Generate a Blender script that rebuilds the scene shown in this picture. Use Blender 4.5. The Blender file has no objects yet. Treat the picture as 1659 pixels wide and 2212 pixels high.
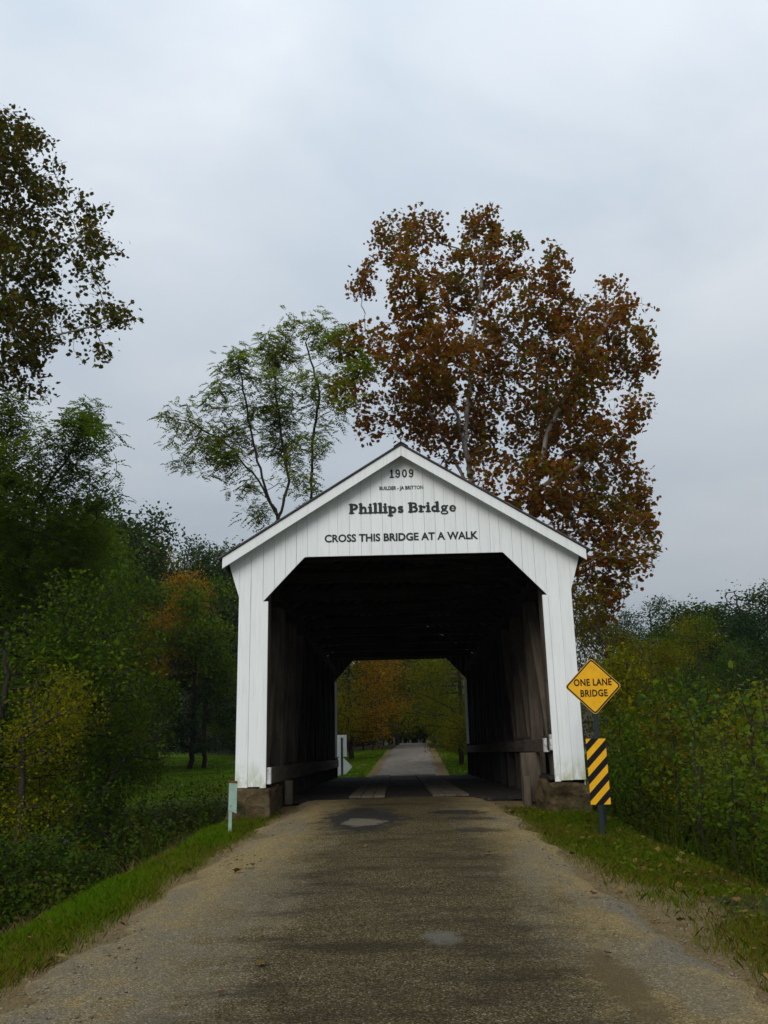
import bpy, bmesh, math, random
import numpy as np
from mathutils import Matrix, Vector

# ------------------------------------------------------------------ camera
S = bpy.context.scene
COL = S.collection
CAM_H = 1.45
PITCH, YAW, ROLL = math.radians(15.32), math.radians(.43), math.radians(-1.3)
cam_data = bpy.data.cameras.new('camera')
cam_data.sensor_fit = 'VERTICAL'
cam_data.sensor_height = 32.0
cam_data.lens = 1900.0 / 2212.0 * 32.0
cam_data.clip_start = 0.1
cam_data.clip_end = 2000
cam = bpy.data.objects.new('camera', cam_data)
COL.objects.link(cam)
CAM_R = Matrix.Rotation(YAW, 3, 'Z') @ Matrix.Rotation(math.pi / 2 + PITCH, 3, 'X') @ Matrix.Rotation(ROLL, 3, 'Z')
cam.matrix_world = Matrix.Translation((0, 0, CAM_H)) @ CAM_R.to_4x4()
S.camera = cam

# ------------------------------------------------------------------ sky, sun, exposure
SUN_ELEV, SUN_AZ = math.radians(36), math.radians(200)      # behind the camera, a little to the left
world = bpy.data.worlds.new('World')
S.world = world
world.use_nodes = True
wn, wl = world.node_tree.nodes, world.node_tree.links
wn.clear()
sky = wn.new('ShaderNodeTexSky')
sky.sky_type = 'NISHITA'
sky.sun_disc = False
sky.sun_elevation = SUN_ELEV
sky.sun_rotation = SUN_AZ
sky.dust_density = 3.0
tc = wn.new('ShaderNodeTexCoord')
sep = wn.new('ShaderNodeSeparateXYZ')
wl.new(tc.outputs['Generated'], sep.inputs[0])
mp = wn.new('ShaderNodeMapping')
mp.inputs['Scale'].default_value = (1.0, 1.0, 2.2)
mp.inputs['Location'].default_value = (3.3, 1.2, .35)
wl.new(tc.outputs['Generated'], mp.inputs['Vector'])
n1 = wn.new('ShaderNodeTexNoise')
n1.inputs['Scale'].default_value = 2.6
n1.inputs['Detail'].default_value = 5
n1.inputs['Roughness'].default_value = .5
n1.inputs['Distortion'].default_value = .35
wl.new(mp.outputs[0], n1.inputs['Vector'])
cr = wn.new('ShaderNodeValToRGB')
cr.color_ramp.elements[0].position = .34
cr.color_ramp.elements[0].color = (.79, .90, 1.02, 1)
cr.color_ramp.elements[1].position = .66
cr.color_ramp.elements[1].color = (1.03, 1.10, 1.18, 1)
wl.new(n1.outputs['Fac'], cr.inputs[0])
# an overcast sky is brightest overhead: (1 + 2 sin h) / 3
gr = wn.new('ShaderNodeMath')
gr.operation = 'MULTIPLY_ADD'
gr.use_clamp = False
gr.inputs[1].default_value = 7.2
gr.inputs[2].default_value = 2.9
up_ = wn.new('ShaderNodeMath')
up_.operation = 'MAXIMUM'
up_.inputs[1].default_value = 0.0
wl.new(sep.outputs['Z'], up_.inputs[0])
wl.new(up_.outputs[0], gr.inputs[0])
sc_ = wn.new('ShaderNodeVectorMath')
sc_.operation = 'SCALE'
wl.new(cr.outputs[0], sc_.inputs[0])
wl.new(gr.outputs[0], sc_.inputs['Scale'])
mx = wn.new('ShaderNodeMixRGB')
mx.inputs[0].default_value = .96                            # the cloud deck covers nearly all of the blue
wl.new(sky.outputs[0], mx.inputs[1])
wl.new(sc_.outputs[0], mx.inputs[2])
bg = wn.new('ShaderNodeBackground')
bg.inputs['Strength'].default_value = .1
wl.new(mx.outputs[0], bg.inputs['Color'])
wo = wn.new('ShaderNodeOutputWorld')
wl.new(bg.outputs[0], wo.inputs['Surface'])

sun_l = bpy.data.lights.new('sun', 'SUN')
sun_l.energy = 1.5
sun_l.angle = math.radians(35)
sun_l.color = (1, .97, .93)
sun = bpy.data.objects.new('sun', sun_l)
COL.objects.link(sun)
sd = Vector((math.sin(SUN_AZ) * math.cos(SUN_ELEV), math.cos(SUN_AZ) * math.cos(SUN_ELEV), math.sin(SUN_ELEV)))
sun.rotation_euler = sd.to_track_quat('Z', 'Y').to_euler()
sun.location = sd * 60

S.view_settings.view_transform = 'Standard'
S.view_settings.look = 'None'
S.view_settings.exposure = 0.15
S.view_settings.gamma = 1.0
S.view_settings.use_curve_mapping = False
S.render.engine = 'CYCLES'
S.cycles.max_bounces = 6
S.cycles.diffuse_bounces = 3
S.cycles.glossy_bounces = 2
S.cycles.transmission_bounces = 3
S.cycles.volume_bounces = 0
S.cycles.transparent_max_bounces = 6

# ------------------------------------------------------------------ helpers
def at(px, py, Y):
    """world point at depth Y seen at (px, py) of a 1659 x 2212 picture: used to read sizes off the photograph"""
    d = CAM_R @ Vector(((px - 829.5) / 1900, -(py - 1106) / 1900, -1))
    t = Y / d.y
    return np.array((d.x * t, Y, CAM_H + d.z * t))

def tag(o, label=None, cat=None, group=None, kind=None):
    if label: o['label'] = label
    if cat: o['category'] = cat
    if group: o['group'] = group
    if kind: o['kind'] = kind
    return o

def empty(name, loc=(0, 0, 0), rz=0):
    o = bpy.data.objects.new(name, None)
    COL.objects.link(o)
    o.location = loc
    o.rotation_euler = (0, 0, rz)
    o.empty_display_size = .2
    return o

def link(name, mesh, mat=None, parent=None, loc=None):
    o = bpy.data.objects.new(name, mesh)
    COL.objects.link(o)
    if mat is not None and not mesh.materials:
        mesh.materials.append(mat)
    if parent is not None: o.parent = parent
    if loc is not None: o.location = loc
    return o

def mesh_np(name, verts, faces, k, smooth=False):
    verts = np.asarray(verts, np.float32).reshape(-1, 3)
    faces = np.asarray(faces, np.int32).reshape(-1, k)
    m = bpy.data.meshes.new(name)
    m.vertices.add(len(verts))
    m.vertices.foreach_set('co', verts.ravel())
    n = len(faces)
    m.loops.add(n * k)
    m.loops.foreach_set('vertex_index', faces.ravel())
    m.polygons.add(n)
    m.polygons.foreach_set('loop_start', np.arange(0, n * k, k, dtype=np.int32))
    if smooth: m.polygons.foreach_set('use_smooth', np.ones(n, bool))
    m.update(calc_edges=True)
    return m

def bm_mesh(name, bm, smooth=False):
    bmesh.ops.recalc_face_normals(bm, faces=bm.faces)
    m = bpy.data.meshes.new(name)
    bm.to_mesh(m)
    bm.free()
    if smooth:
        for p in m.polygons: p.use_smooth = True
    return m

def add_box(bm, x0, x1, y0, y1, z0, z1, mat=None):
    v = [bm.verts.new(c) for c in ((x0, y0, z0), (x1, y0, z0), (x1, y1, z0), (x0, y1, z0), (x0, y0, z1), (x1, y0, z1), (x1, y1, z1), (x0, y1, z1))]
    for f in ((0, 3, 2, 1), (4, 5, 6, 7), (0, 1, 5, 4), (1, 2, 6, 5), (2, 3, 7, 6), (3, 0, 4, 7)):
        bm.faces.new([v[i] for i in f])
    return v

def box_mesh(name, sx, sy, sz, bevel=0.0):
    bm = bmesh.new()
    add_box(bm, -sx / 2, sx / 2, -sy / 2, sy / 2, -sz / 2, sz / 2)
    if bevel: bmesh.ops.bevel(bm, geom=bm.edges[:], offset=bevel, segments=1, affect='EDGES')
    return bm_mesh(name, bm)

BEAM_M = {}
def beam(name, a, b, w, h, mat, parent, bevel=.008, up=(0, 0, 1)):
    """a squared timber from a to b, w wide and h deep"""
    a, b = Vector(a), Vector(b)
    L = (b - a).length
    o = link(name, box_mesh(name, w, h, L, bevel), mat, parent)
    z = (b - a).normalized()
    x = z.cross(Vector(up))
    if x.length < 1e-4: x = Vector((1, 0, 0))
    x.normalize()
    y = z.cross(x)
    BEAM_M[o.name] = Matrix.Translation((a + b) / 2) @ Matrix((x, y, z)).transposed().to_4x4()
    o.matrix_local = BEAM_M[o.name]
    return o

def prism_mesh(name, pts, y0, y1, bevel=0.0):
    """outline pts (x, z) extruded from y0 (front) to y1"""
    bm = bmesh.new()
    f = [bm.verts.new((x, y0, z)) for x, z in pts]
    b = [bm.verts.new((x, y1, z)) for x, z in pts]
    bm.faces.new(f)
    bm.faces.new(b[::-1])
    n = len(pts)
    for i in range(n):
        bm.faces.new((f[i], b[i], b[(i + 1) % n], f[(i + 1) % n]))
    if bevel:
        bmesh.ops.bevel(bm, geom=[e for e in bm.edges if all(abs(v.co.y - y0) < 1e-6 for v in e.verts)], offset=bevel, segments=1, affect='EDGES')
    return bm_mesh(name, bm)

# ------------------------------------------------------------------ materials
def new_mat(name, rough=.8, spec=.3):
    m = bpy.data.materials.new(name)
    m.use_nodes = True
    nt = m.node_tree
    b = nt.nodes['Principled BSDF']
    b.inputs['Roughness'].default_value = rough
    b.inputs['Specular IOR Level'].default_value = spec
    return m, nt, b

def nd(nt, typ, **kw):
    n = nt.nodes.new(typ)
    for k, v in kw.items():
        if k.startswith('i_'): n.inputs[k[2:].replace('_', ' ')].default_value = v
        else: setattr(n, k, v)
    return n

def ramp(nt, src, stops):
    r = nt.nodes.new('ShaderNodeValToRGB')
    e = r.color_ramp.elements
    while len(e) < len(stops): e.new(.5)
    for i, (p, c) in enumerate(stops):
        e[i].position = p
        e[i].color = c if len(c) == 4 else (*c, 1)
    if src is not None: nt.links.new(src, r.inputs[0])
    return r.outputs[0]

def mixc(nt, fac, a, b, blend='MIX'):
    m = nt.nodes.new('ShaderNodeMixRGB')
    m.blend_type = blend
    for i, v in enumerate((fac, a, b)):
        if hasattr(v, 'links') or hasattr(v, 'is_linked'): nt.links.new(v, m.inputs[i])
        elif i == 0: m.inputs[0].default_value = v
        else: m.inputs[i].default_value = (*v, 1)
    return m.outputs[0]

def math_n(nt, op, a, b=None, clamp=False):
    m = nt.nodes.new('ShaderNodeMath')
    m.operation = op
    m.use_clamp = clamp
    for i, v in enumerate((a, b)):
        if v is None: continue
        if hasattr(v, 'is_linked'): nt.links.new(v, m.inputs[i])
        else: m.inputs[i].default_value = v
    return m.outputs[0]

def noise(nt, vec, scale, detail=4, rough=.55, dist=0):
    n = nd(nt, 'ShaderNodeTexNoise', i_Scale=scale, i_Detail=detail, i_Roughness=rough, i_Distortion=dist)
    if vec is not None: nt.links.new(vec, n.inputs['Vector'])
    return n.outputs['Fac']

def mapped(nt, scale, src='Position'):
    if src == 'Position':
        g = nt.nodes.new('ShaderNodeNewGeometry').outputs['Position']
    else:
        g = nt.nodes.new('ShaderNodeTexCoord').outputs[src]
    m = nd(nt, 'ShaderNodeMapping', i_Scale=scale)
    nt.links.new(g, m.inputs['Vector'])
    return m.outputs[0]

def bump(nt, b, h, strength, dist):
    n = nd(nt, 'ShaderNodeBump', i_Strength=strength, i_Distance=dist)
    nt.links.new(h, n.inputs['Height'])
    nt.links.new(n.outputs[0], b.inputs['Normal'])

def maprange(nt, v, a, b, c=0., d=1.):
    m = nd(nt, 'ShaderNodeMapRange')
    m.inputs[1].default_value, m.inputs[2].default_value, m.inputs[3].default_value, m.inputs[4].default_value = a, b, c, d
    nt.links.new(v, m.inputs[0])
    return m.outputs[0]

def mat_white():
    m, nt, b = new_mat('white_painted_board', .55, .35)
    pos = mapped(nt, (1, 1, 1))
    streak = noise(nt, mapped(nt, (26, 26, 1.3)), 1, 5, .6)
    blot = noise(nt, mapped(nt, (1, 1, .5)), 2.2, 5, .6)
    oi = nd(nt, 'ShaderNodeObjectInfo')
    base = mixc(nt, oi.outputs['Random'], (.76, .785, .77), (.80, .825, .805))
    c = mixc(nt, maprange(nt, streak, .50, .75, 0, .5), base, (.55, .57, .53))
    c = mixc(nt, maprange(nt, blot, .55, .8, 0, .3), c, (.58, .60, .55))
    spot = noise(nt, mapped(nt, (9, 9, 5)), 1, 3, .6)
    c = mixc(nt, maprange(nt, spot, .73, .77, 0, .55), c, (.36, .36, .31))
    sp = nd(nt, 'ShaderNodeSeparateXYZ')
    nt.links.new(pos, sp.inputs[0])
    low = maprange(nt, sp.outputs['Z'], 1.38, .93)
    alg = math_n(nt, 'MULTIPLY', low, maprange(nt, noise(nt, mapped(nt, (7, 7, 3)), 1, 5, .65), .40, .58), True)
    alg = math_n(nt, 'MULTIPLY', alg, .85)
    c = mixc(nt, alg, c, (.30, .33, .12))
    dark = math_n(nt, 'MULTIPLY', maprange(nt, sp.outputs['Z'], 1.12, .93), maprange(nt, noise(nt, mapped(nt, (24, 24, 14)), 1, 4, .7), .58, .72))
    c = mixc(nt, dark, c, (.10, .11, .05))
    nt.links.new(c, b.inputs['Base Color'])
    bump(nt, b, streak, .25, .004)
    return m

def mat_wood(name, c0, c1, rough=.85):
    m, nt, b = new_mat(name, rough, .2)
    v = mapped(nt, (14, 14, 1.6), 'Object')
    f = noise(nt, v, 1, 6, .65, .4)
    big = noise(nt, mapped(nt, (1, 1, 1)), 1.3, 3)
    c = ramp(nt, f, [(.3, c0), (.7, c1)])
    c = mixc(nt, maprange(nt, big, .4, .7, 0, .5), c, tuple(x * .55 for x in c0))
    nt.links.new(c, b.inputs['Base Color'])
    bump(nt, b, f, .5, .01)
    return m

def mat_stone():
    m, nt, b = new_mat('rough_concrete_stone', .95, .2)
    p = mapped(nt, (1, 1, 1))
    f = noise(nt, p, 5, 8, .7)
    g = noise(nt, p, 26, 6, .7)
    c = ramp(nt, f, [(.3, (.035, .024, .010)), (.5, (.115, .078, .034)), (.7, (.20, .145, .075))])
    c = mixc(nt, maprange(nt, g, .45, .7, 0, .6), c, (.085, .07, .045))
    c = mixc(nt, maprange(nt, noise(nt, p, 2.2, 4), .52, .66, 0, .7), c, (.055, .06, .022))
    nt.links.new(c, b.inputs['Base Color'])
    vo = nd(nt, 'ShaderNodeTexVoronoi', i_Scale=5.5)
    nt.links.new(p, vo.inputs['Vector'])
    bump(nt, b, math_n(nt, 'ADD', math_n(nt, 'MULTIPLY', vo.outputs['Distance'], 1.6), g), 1.0, .06)
    return m

def mat_plain(name, col, rough=.6, spec=.3, var=.25, scale=8, metal=0):
    m, nt, b = new_mat(name, rough, spec)
    f = noise(nt, mapped(nt, (1, 1, 1)), scale, 5, .6)
    c = mixc(nt, maprange(nt, f, .35, .7), tuple(x * (1 - var) for x in col), tuple(min(1, x * (1 + var)) for x in col))
    nt.links.new(c, b.inputs['Base Color'])
    b.inputs['Metallic'].default_value = metal
    return m

def mat_leaf(name, stops, trans=.25, rough=.5):
    """leaf colours differ from leaf to leaf (one island each) and by branch"""
    m, nt, b = new_mat(name, rough, .025)
    g = nt.nodes.new('ShaderNodeNewGeometry')
    big = noise(nt, mapped(nt, (1, 1, 1)), .55, 2)
    v = math_n(nt, 'ADD', math_n(nt, 'MULTIPLY', g.outputs['Random Per Island'], .62), math_n(nt, 'MULTIPLY', maprange(nt, big, .3, .7), .38))
    n = len(stops)
    c = ramp(nt, v, [(i / max(1, n - 1) * .86 + .07, s) for i, s in enumerate(stops)])
    nt.links.new(c, b.inputs['Base Color'])
    t = nt.nodes.new('ShaderNodeBsdfTranslucent')
    nt.links.new(c, t.inputs['Color'])
    mixs = nt.nodes.new('ShaderNodeMixShader')
    mixs.inputs[0].default_value = trans
    nt.links.new(b.outputs[0], mixs.inputs[1])
    nt.links.new(t.outputs[0], mixs.inputs[2])
    nt.links.new(mixs.outputs[0], nt.nodes['Material Output'].inputs['Surface'])
    return m

def mat_bark(name, stops, scale=6):
    m, nt, b = new_mat(name, .9, .2)
    f = noise(nt, mapped(nt, (1, 1, .35)), scale, 6, .65)
    nt.links.new(ramp(nt, f, stops), b.inputs['Base Color'])
    bump(nt, b, f, .6, .02)
    return m

M = {}
M['white'] = mat_white()
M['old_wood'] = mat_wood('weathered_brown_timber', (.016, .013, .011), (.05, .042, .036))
M['lit_grey_wood'] = mat_wood('lit_weathered_timber', (.058, .045, .032), (.15, .120, .088))  # lighter timber copy: weathering plus daylight from the front portal put into its colour
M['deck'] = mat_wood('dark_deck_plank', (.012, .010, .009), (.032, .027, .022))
M['runner'] = mat_wood('worn_runner_plank', (.05, .042, .03), (.13, .11, .08))
M['roof'] = mat_plain('dark_roof_metal', (.055, .052, .05), .7, .3, .35, 5)
M['letter'] = mat_plain('black_sign_paint', (.016, .022, .022), .6, .3, .2, 20)
M['stone'] = mat_stone()
M['steel'] = mat_plain('dark_green_steel', (.014, .018, .018), .6, .3, .25, 14)
M['mint'] = mat_plain('mint_green_paint', (.27, .40, .32), .6, .3, .12, 10)
M['rust'] = mat_plain('rust', (.13, .055, .025), .9, .2, .4, 30)
M['yellow'] = mat_plain('road_sign_yellow', (.78, .40, .004), .45, .3, .09, 7)
M['rim'] = mat_plain('sign_rim', (.62, .38, .09), .5, .4, .08, 6)
M['black'] = mat_plain('sign_black', (.008, .008, .010), .6, .12, .1, 6)
M['alu'] = mat_plain('bare_aluminium_sheet', (.52, .55, .57), .5, .4, .08, 5)
M['paint_chip'] = mat_plain('chipped_white_paint', (.55, .56, .54), .7, .3, .45, 18)

# ------------------------------------------------------------------ terrain
_perm = np.random.RandomState(7).rand(64, 64)
def vnoise(x, y, s):
    x = np.asarray(x, float) * s + 1000.3
    y = np.asarray(y, float) * s + 1000.7
    xi, yi = np.floor(x).astype(int), np.floor(y).astype(int)
    fx, fy = x - xi, y - yi
    fx, fy = fx * fx * (3 - 2 * fx), fy * fy * (3 - 2 * fy)
    p = lambda a, b: _perm[a % 64, b % 64]
    return (p(xi, yi) * (1 - fx) + p(xi + 1, yi) * fx) * (1 - fy) + (p(xi, yi + 1) * (1 - fx) + p(xi + 1, yi + 1) * fx) * fy

def sstep(a, b, v):
    t = np.clip((np.asarray(v, float) - a) / (b - a), 0, 1)
    return t * t * (3 - 2 * t)

def road_c(Y): return np.interp(Y, [-20, 5, 16, 33, 70, 110], [-.1, -.12, -.03, .35, 1.25, 2.6])
def road_w(Y): return np.interp(Y, [-20, 5, 9, 13, 17, 33, 70, 110], [2.7, 2.62, 2.5, 2.15, 1.95, 1.35, 1.3, 1.3])
def road_z(Y): return np.interp(Y, [-20, 3, 6, 9, 12, 14.5, 17, 33, 36, 66, 72, 80, 110], [-.3, -.03, .03, .15, .33, .5, .62, .62, .68, 1.98, 2.14, 2.1, 1.2])

def ground_h(X, Y):
    X, Y = np.asarray(X, float), np.asarray(Y, float)
    s = X - road_c(Y)
    a = np.abs(s) - road_w(Y)
    # low ground either side of the embankment, a creek cut under the bridge, lawn beyond
    near = np.where(s < 0, -1.25, -1.35) + .35 * (vnoise(X, Y, .25) - .5)
    near = near + sstep(16, 40, np.abs(s)) * 2.5
    far = .3 + (np.clip(Y, 33, 90) - 33) * .042 + sstep(14, 60, np.abs(s)) * (5 + 3 * (s < 0))
    far = far - .5 * sstep(2, 12, -s) * sstep(60, 36, Y)
    creek = sstep(15.5, 19, Y) * sstep(33.5, 30, Y)
    base = near * sstep(31, 29, Y) + far * (1 - sstep(31, 29, Y))
    base = base * (1 - creek) + (-2.3) * creek
    slope_w = np.where(Y < 25, np.where(s < 0, 2.0, 2.6), 4.0)
    shoulder = np.where(Y < 25, np.where(s < 0, .55, .95), .5)
    k = 1 - sstep(0, 1, (a - shoulder) / slope_w)
    k = k * (1 - sstep(16.9, 18.2, Y) * sstep(33.6, 32.4, Y))
    rz = road_z(Y) - .05 - .05 * sstep(-.3, .9, a)
    h = base + (rz - base) * k
    bumpy = sstep(0, .7, a)
    h = h + bumpy * ((vnoise(X, Y, 1.4) - .5) * .10 + (vnoise(X, Y, 4.5) - .5) * .045)
    h = h + sstep(90, 240, np.hypot(X, Y)) * 14
    return h

def axis(parts):
    out = []
    for a, b, st in parts:
        out.extend(np.arange(a, b, st))
    return np.array(out)
gx = axis([(-250, -60, 10), (-60, -20, 2), (-20, -7, .6), (-7, 7, .14), (7, 20, .6), (20, 60, 2), (60, 251, 10)])
gy = axis([(-30, 0, 3), (0, 3, .6), (3, 20, .14), (20, 40, .3), (40, 90, 1.2), (90, 251, 8)])
GX, GY = np.meshgrid(gx, gy)
GZ = ground_h(GX, GY)
nx, ny = len(gx), len(gy)
idx = np.arange(nx * ny).reshape(ny, nx)
quads = np.stack([idx[:-1, :-1], idx[:-1, 1:], idx[1:, 1:], idx[1:, :-1]], -1).reshape(-1, 4)
gm = mesh_np('ground', np.stack([GX, GY, GZ], -1), quads, 4, True)
lawn = sstep(32, 34.5, GY) * sstep(-40, -30, GX) * sstep(20, 11, GX) * sstep(66, 56, GY + GX * .25)
s_ = GX - road_c(GY)
a_ = np.abs(s_) - road_w(GY)
verge = sstep(1.5, 1.0, np.where(s_ < 0, a_, a_ - .35)) * sstep(-.2, .2, a_) * (GY < 17)
at_ = gm.attributes.new('lawn', 'FLOAT', 'POINT')
at_.data.foreach_set('value', np.clip(lawn + verge * np.where(s_ < 0, .6, .12), 0, 1).astype(np.float32).ravel())
at_ = gm.attributes.new('dirt', 'FLOAT', 'POINT')
at_.data.foreach_set('value', (sstep(.55, .0, a_ - np.where(s_ > 0, .12, 0) + (vnoise(GX, GY, 1.1) - .5) * .7) * (GY < 60)).astype(np.float32).ravel())

def mat_ground():
    m, nt, b = new_mat('meadow_soil', .95, .15)
    p = mapped(nt, (1, 1, 1))
    n1, n2, n3 = noise(nt, p, .8, 5), noise(nt, p, 7, 6, .65), noise(nt, p, 45, 5, .7)
    soil = ramp(nt, n2, [(.3, (.012, .013, .006)), (.55, (.03, .026, .012)), (.75, (.06, .045, .02))])
    soil = mixc(nt, maprange(nt, n1, .4, .65, 0, .7), soil, (.026, .026, .008))
    lw = ramp(nt, n2, [(.25, (.055, .095, .002)), (.5, (.080, .16, .002)), (.75, (.14, .155, .006))])
    lw = mixc(nt, maprange(nt, n3, .5, .75, 0, .5), lw, (.03, .05, .006))
    lit = maprange(nt, noise(nt, p, .28, 3), .52, .66, 0, .75)
    lw = mixc(nt, lit, lw, (.09, .052, .015))
    al = nd(nt, 'ShaderNodeAttribute', attribute_name='lawn')
    c = mixc(nt, al.outputs['Fac'], soil, lw)
    ad = nd(nt, 'ShaderNodeAttribute', attribute_name='dirt')
    dirt = ramp(nt, n3, [(.3, (.07, .048, .018)), (.5, (.145, .103, .044)), (.72, (.23, .170, .085))])
    dirt = mixc(nt, maprange(nt, n2, .5, .72, 0, .55), dirt, (.05, .046, .016))
    c = mixc(nt, maprange(nt, ad.outputs['Fac'], .25, .7), c, dirt)
    nt.links.new(c, b.inputs['Base Color'])
    bump(nt, b, n3, .8, .03)
    return m
M['ground'] = mat_ground()
tag(link('ground', gm, M['ground']), kind='structure')

# ------------------------------------------------------------------ road
def mat_road():
    m, nt, b = new_mat('old_chip_seal_road', .85, .08)
    p = mapped(nt, (1, 1, 1))
    lat = nd(nt, 'ShaderNodeAttribute', attribute_name='lat').outputs['Fac']
    sp = nd(nt, 'ShaderNodeSeparateXYZ')
    nt.links.new(p, sp.inputs[0])
    X, Y = sp.outputs['X'], sp.outputs['Y']
    vo = nd(nt, 'ShaderNodeTexVoronoi', i_Scale=95)
    nt.links.new(p, vo.inputs['Vector'])
    vs = nd(nt, 'ShaderNodeSeparateColor')
    nt.links.new(vo.outputs['Color'], vs.inputs[0])
    chip = vs.outputs[0]
    n1 = noise(nt, p, .9, 5, .6)
    n2 = noise(nt, p, 3.2, 6, .65)
    n3 = noise(nt, mapped(nt, (1, .35, 1)), 2.0, 4)
    fine = noise(nt, p, 60, 4, .7)
    n9 = noise(nt, p, 8, 5, .65)
    tar = ramp(nt, chip, [(0, (.020, .013, .004)), (.45, (.056, .042, .016)), (.88, (.105, .083, .038)), (1, (.22, .19, .13))])
    tan = ramp(nt, chip, [(0, (.125, .086, .032)), (.5, (.205, .150, .062)), (.9, (.27, .205, .095)), (1, (.36, .30, .19))])
    grey = ramp(nt, chip, [(0, (.088, .074, .048)), (.6, (.130, .113, .078)), (.92, (.17, .15, .11)), (1, (.27, .245, .19))])
    al = math_n(nt, 'ABSOLUTE', math_n(nt, 'SUBTRACT', lat, .06))
    w = math_n(nt, 'ADD', al, math_n(nt, 'MULTIPLY', math_n(nt, 'SUBTRACT', n2, .5), .5))
    w = math_n(nt, 'ADD', w, math_n(nt, 'MULTIPLY', math_n(nt, 'SUBTRACT', n1, .5), .35))
    c = mixc(nt, maprange(nt, w, .36, .74), tar, tan)
    # grey worn wheel path and old patches towards the edges
    g = math_n(nt, 'MULTIPLY', maprange(nt, n3, .47, .6), maprange(nt, al, .3, .55))
    c = mixc(nt, math_n(nt, 'MULTIPLY', g, .6), c, grey)
    left = math_n(nt, 'MULTIPLY', maprange(nt, lat, -.25, -.5), maprange(nt, Y, 10.5, 7.5))
    left = math_n(nt, 'MULTIPLY', left, maprange(nt, n2, .36, .56))
    c = mixc(nt, math_n(nt, 'MULTIPLY', left, .75), c, grey)
    # blotches of darker tar in the middle
    blot = math_n(nt, 'MULTIPLY', maprange(nt, noise(nt, mapped(nt, (.55, 1.5, 1)), 1.5, 6, .7), .46, .64), maprange(nt, al, .62, .38))
    c = mixc(nt, math_n(nt, 'MULTIPLY', blot, .75), c, (.022, .016, .008))
    def patch(px, py, rx, ry, col, amt, soft=.35, jag=.8):
        nonlocal c
        dx = math_n(nt, 'DIVIDE', math_n(nt, 'SUBTRACT', X, px), rx)
        dy = math_n(nt, 'DIVIDE', math_n(nt, 'SUBTRACT', Y, py), ry)
        d = math_n(nt, 'SQRT', math_n(nt, 'ADD', math_n(nt, 'MULTIPLY', dx, dx), math_n(nt, 'MULTIPLY', dy, dy)))
        d = math_n(nt, 'ADD', d, math_n(nt, 'MULTIPLY', math_n(nt, 'SUBTRACT', n2, .5), jag))
        d = math_n(nt, 'ADD', d, math_n(nt, 'MULTIPLY', math_n(nt, 'SUBTRACT', n9, .5), 1.3))
        c = mixc(nt, math_n(nt, 'MULTIPLY', maprange(nt, d, 1, 1 - soft), amt), c, col)
    patch(-.55, 14.1, .72, 1.5, (.022, .021, .019), .92)
    patch(-.50, 13.7, .34, .45, (.135, .115, .085), .9, .3, .9)
    patch(.95, 14.6, .60, .30, (.018, .018, .017), .85)
    patch(1.1, 13.9, .45, .22, (.024, .022, .018), .7)
    patch(1.15, 12.8, .4, .25, (.024, .022, .018), .7)
    patch(.31, 7.2, .17, .26, (.115, .108, .09), .7, .5, 1.8)
    patch(2.1, 8.3, .42, .75, grey, .9)
    patch(2.2, 6.7, .55, .55, grey, .9)
    patch(1.35, 6.0, .17, .9, (.085, .062, .026), .75)
    edge = maprange(nt, math_n(nt, 'ADD', al, math_n(nt, 'MULTIPLY', math_n(nt, 'SUBTRACT', n2, .5), .35)), .90, 1.02)
    soil = ramp(nt, noise(nt, p, 45, 5, .7), [(.3, (.07, .048, .018)), (.5, (.145, .103, .044)), (.72, (.23, .170, .085))])
    c = mixc(nt, edge, c, soil)
    end = maprange(nt, Y, 32, 34)
    far = mixc(nt, maprange(nt, n2, .4, .65), (.21, .185, .155), (.13, .105, .08))
    c = mixc(nt, end, c, far)
    nt.links.new(c, b.inputs['Base Color'])
    r = maprange(nt, n1, .35, .65, .6, .9)
    nt.links.new(r, b.inputs['Roughness'])
    hh = math_n(nt, 'ADD', math_n(nt, 'MULTIPLY', vo.outputs['Distance'], -1), math_n(nt, 'MULTIPLY', fine, .5))
    bump(nt, b, hh, .6, .02)
    return m
M['road'] = mat_road()

def build_road(name, y0, y1, st):
    ys = np.arange(y0, y1 + 1e-6, st)
    k = 41
    u = np.linspace(-1, 1, k)
    V, lat = [], []
    for y in ys:
        c, w = road_c(y), road_w(y)
        wl_ = w + .02 + (vnoise(0.3, y, 1.7) - .5) * .35 + (vnoise(3.3, y, 5) - .5) * .2
        wr_ = w - .05 + (vnoise(9.3, y, 1.3) - .5) * .45 + (vnoise(7.3, y, 5) - .5) * .2
        x = c + np.where(u < 0, u * wl_, u * wr_)
        z = road_z(y) + .03 * (1 - u ** 2) + (vnoise(x, y + 0 * x, 1.2) - .5) * .025
        z = z - sstep(.80, 1, np.abs(u)) * .16
        V.append(np.stack([x, y + 0 * x, z], -1))
        lat.append(u)
    V = np.array(V)
    ii = np.arange(len(ys) * k).reshape(len(ys), k)
    q = np.stack([ii[:-1, :-1], ii[:-1, 1:], ii[1:, 1:], ii[1:, :-1]], -1).reshape(-1, 4)
    m = mesh_np(name, V, q, 4, True)
    a = m.attributes.new('lat', 'FLOAT', 'POINT')
    a.data.foreach_set('value', np.array(lat, np.float32).ravel())
    return tag(link(name, m, M['road']), kind='structure')
build_road('road', -25, 17.25, .14)
build_road('gravel_road', 32.75, 110, .5)

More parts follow.
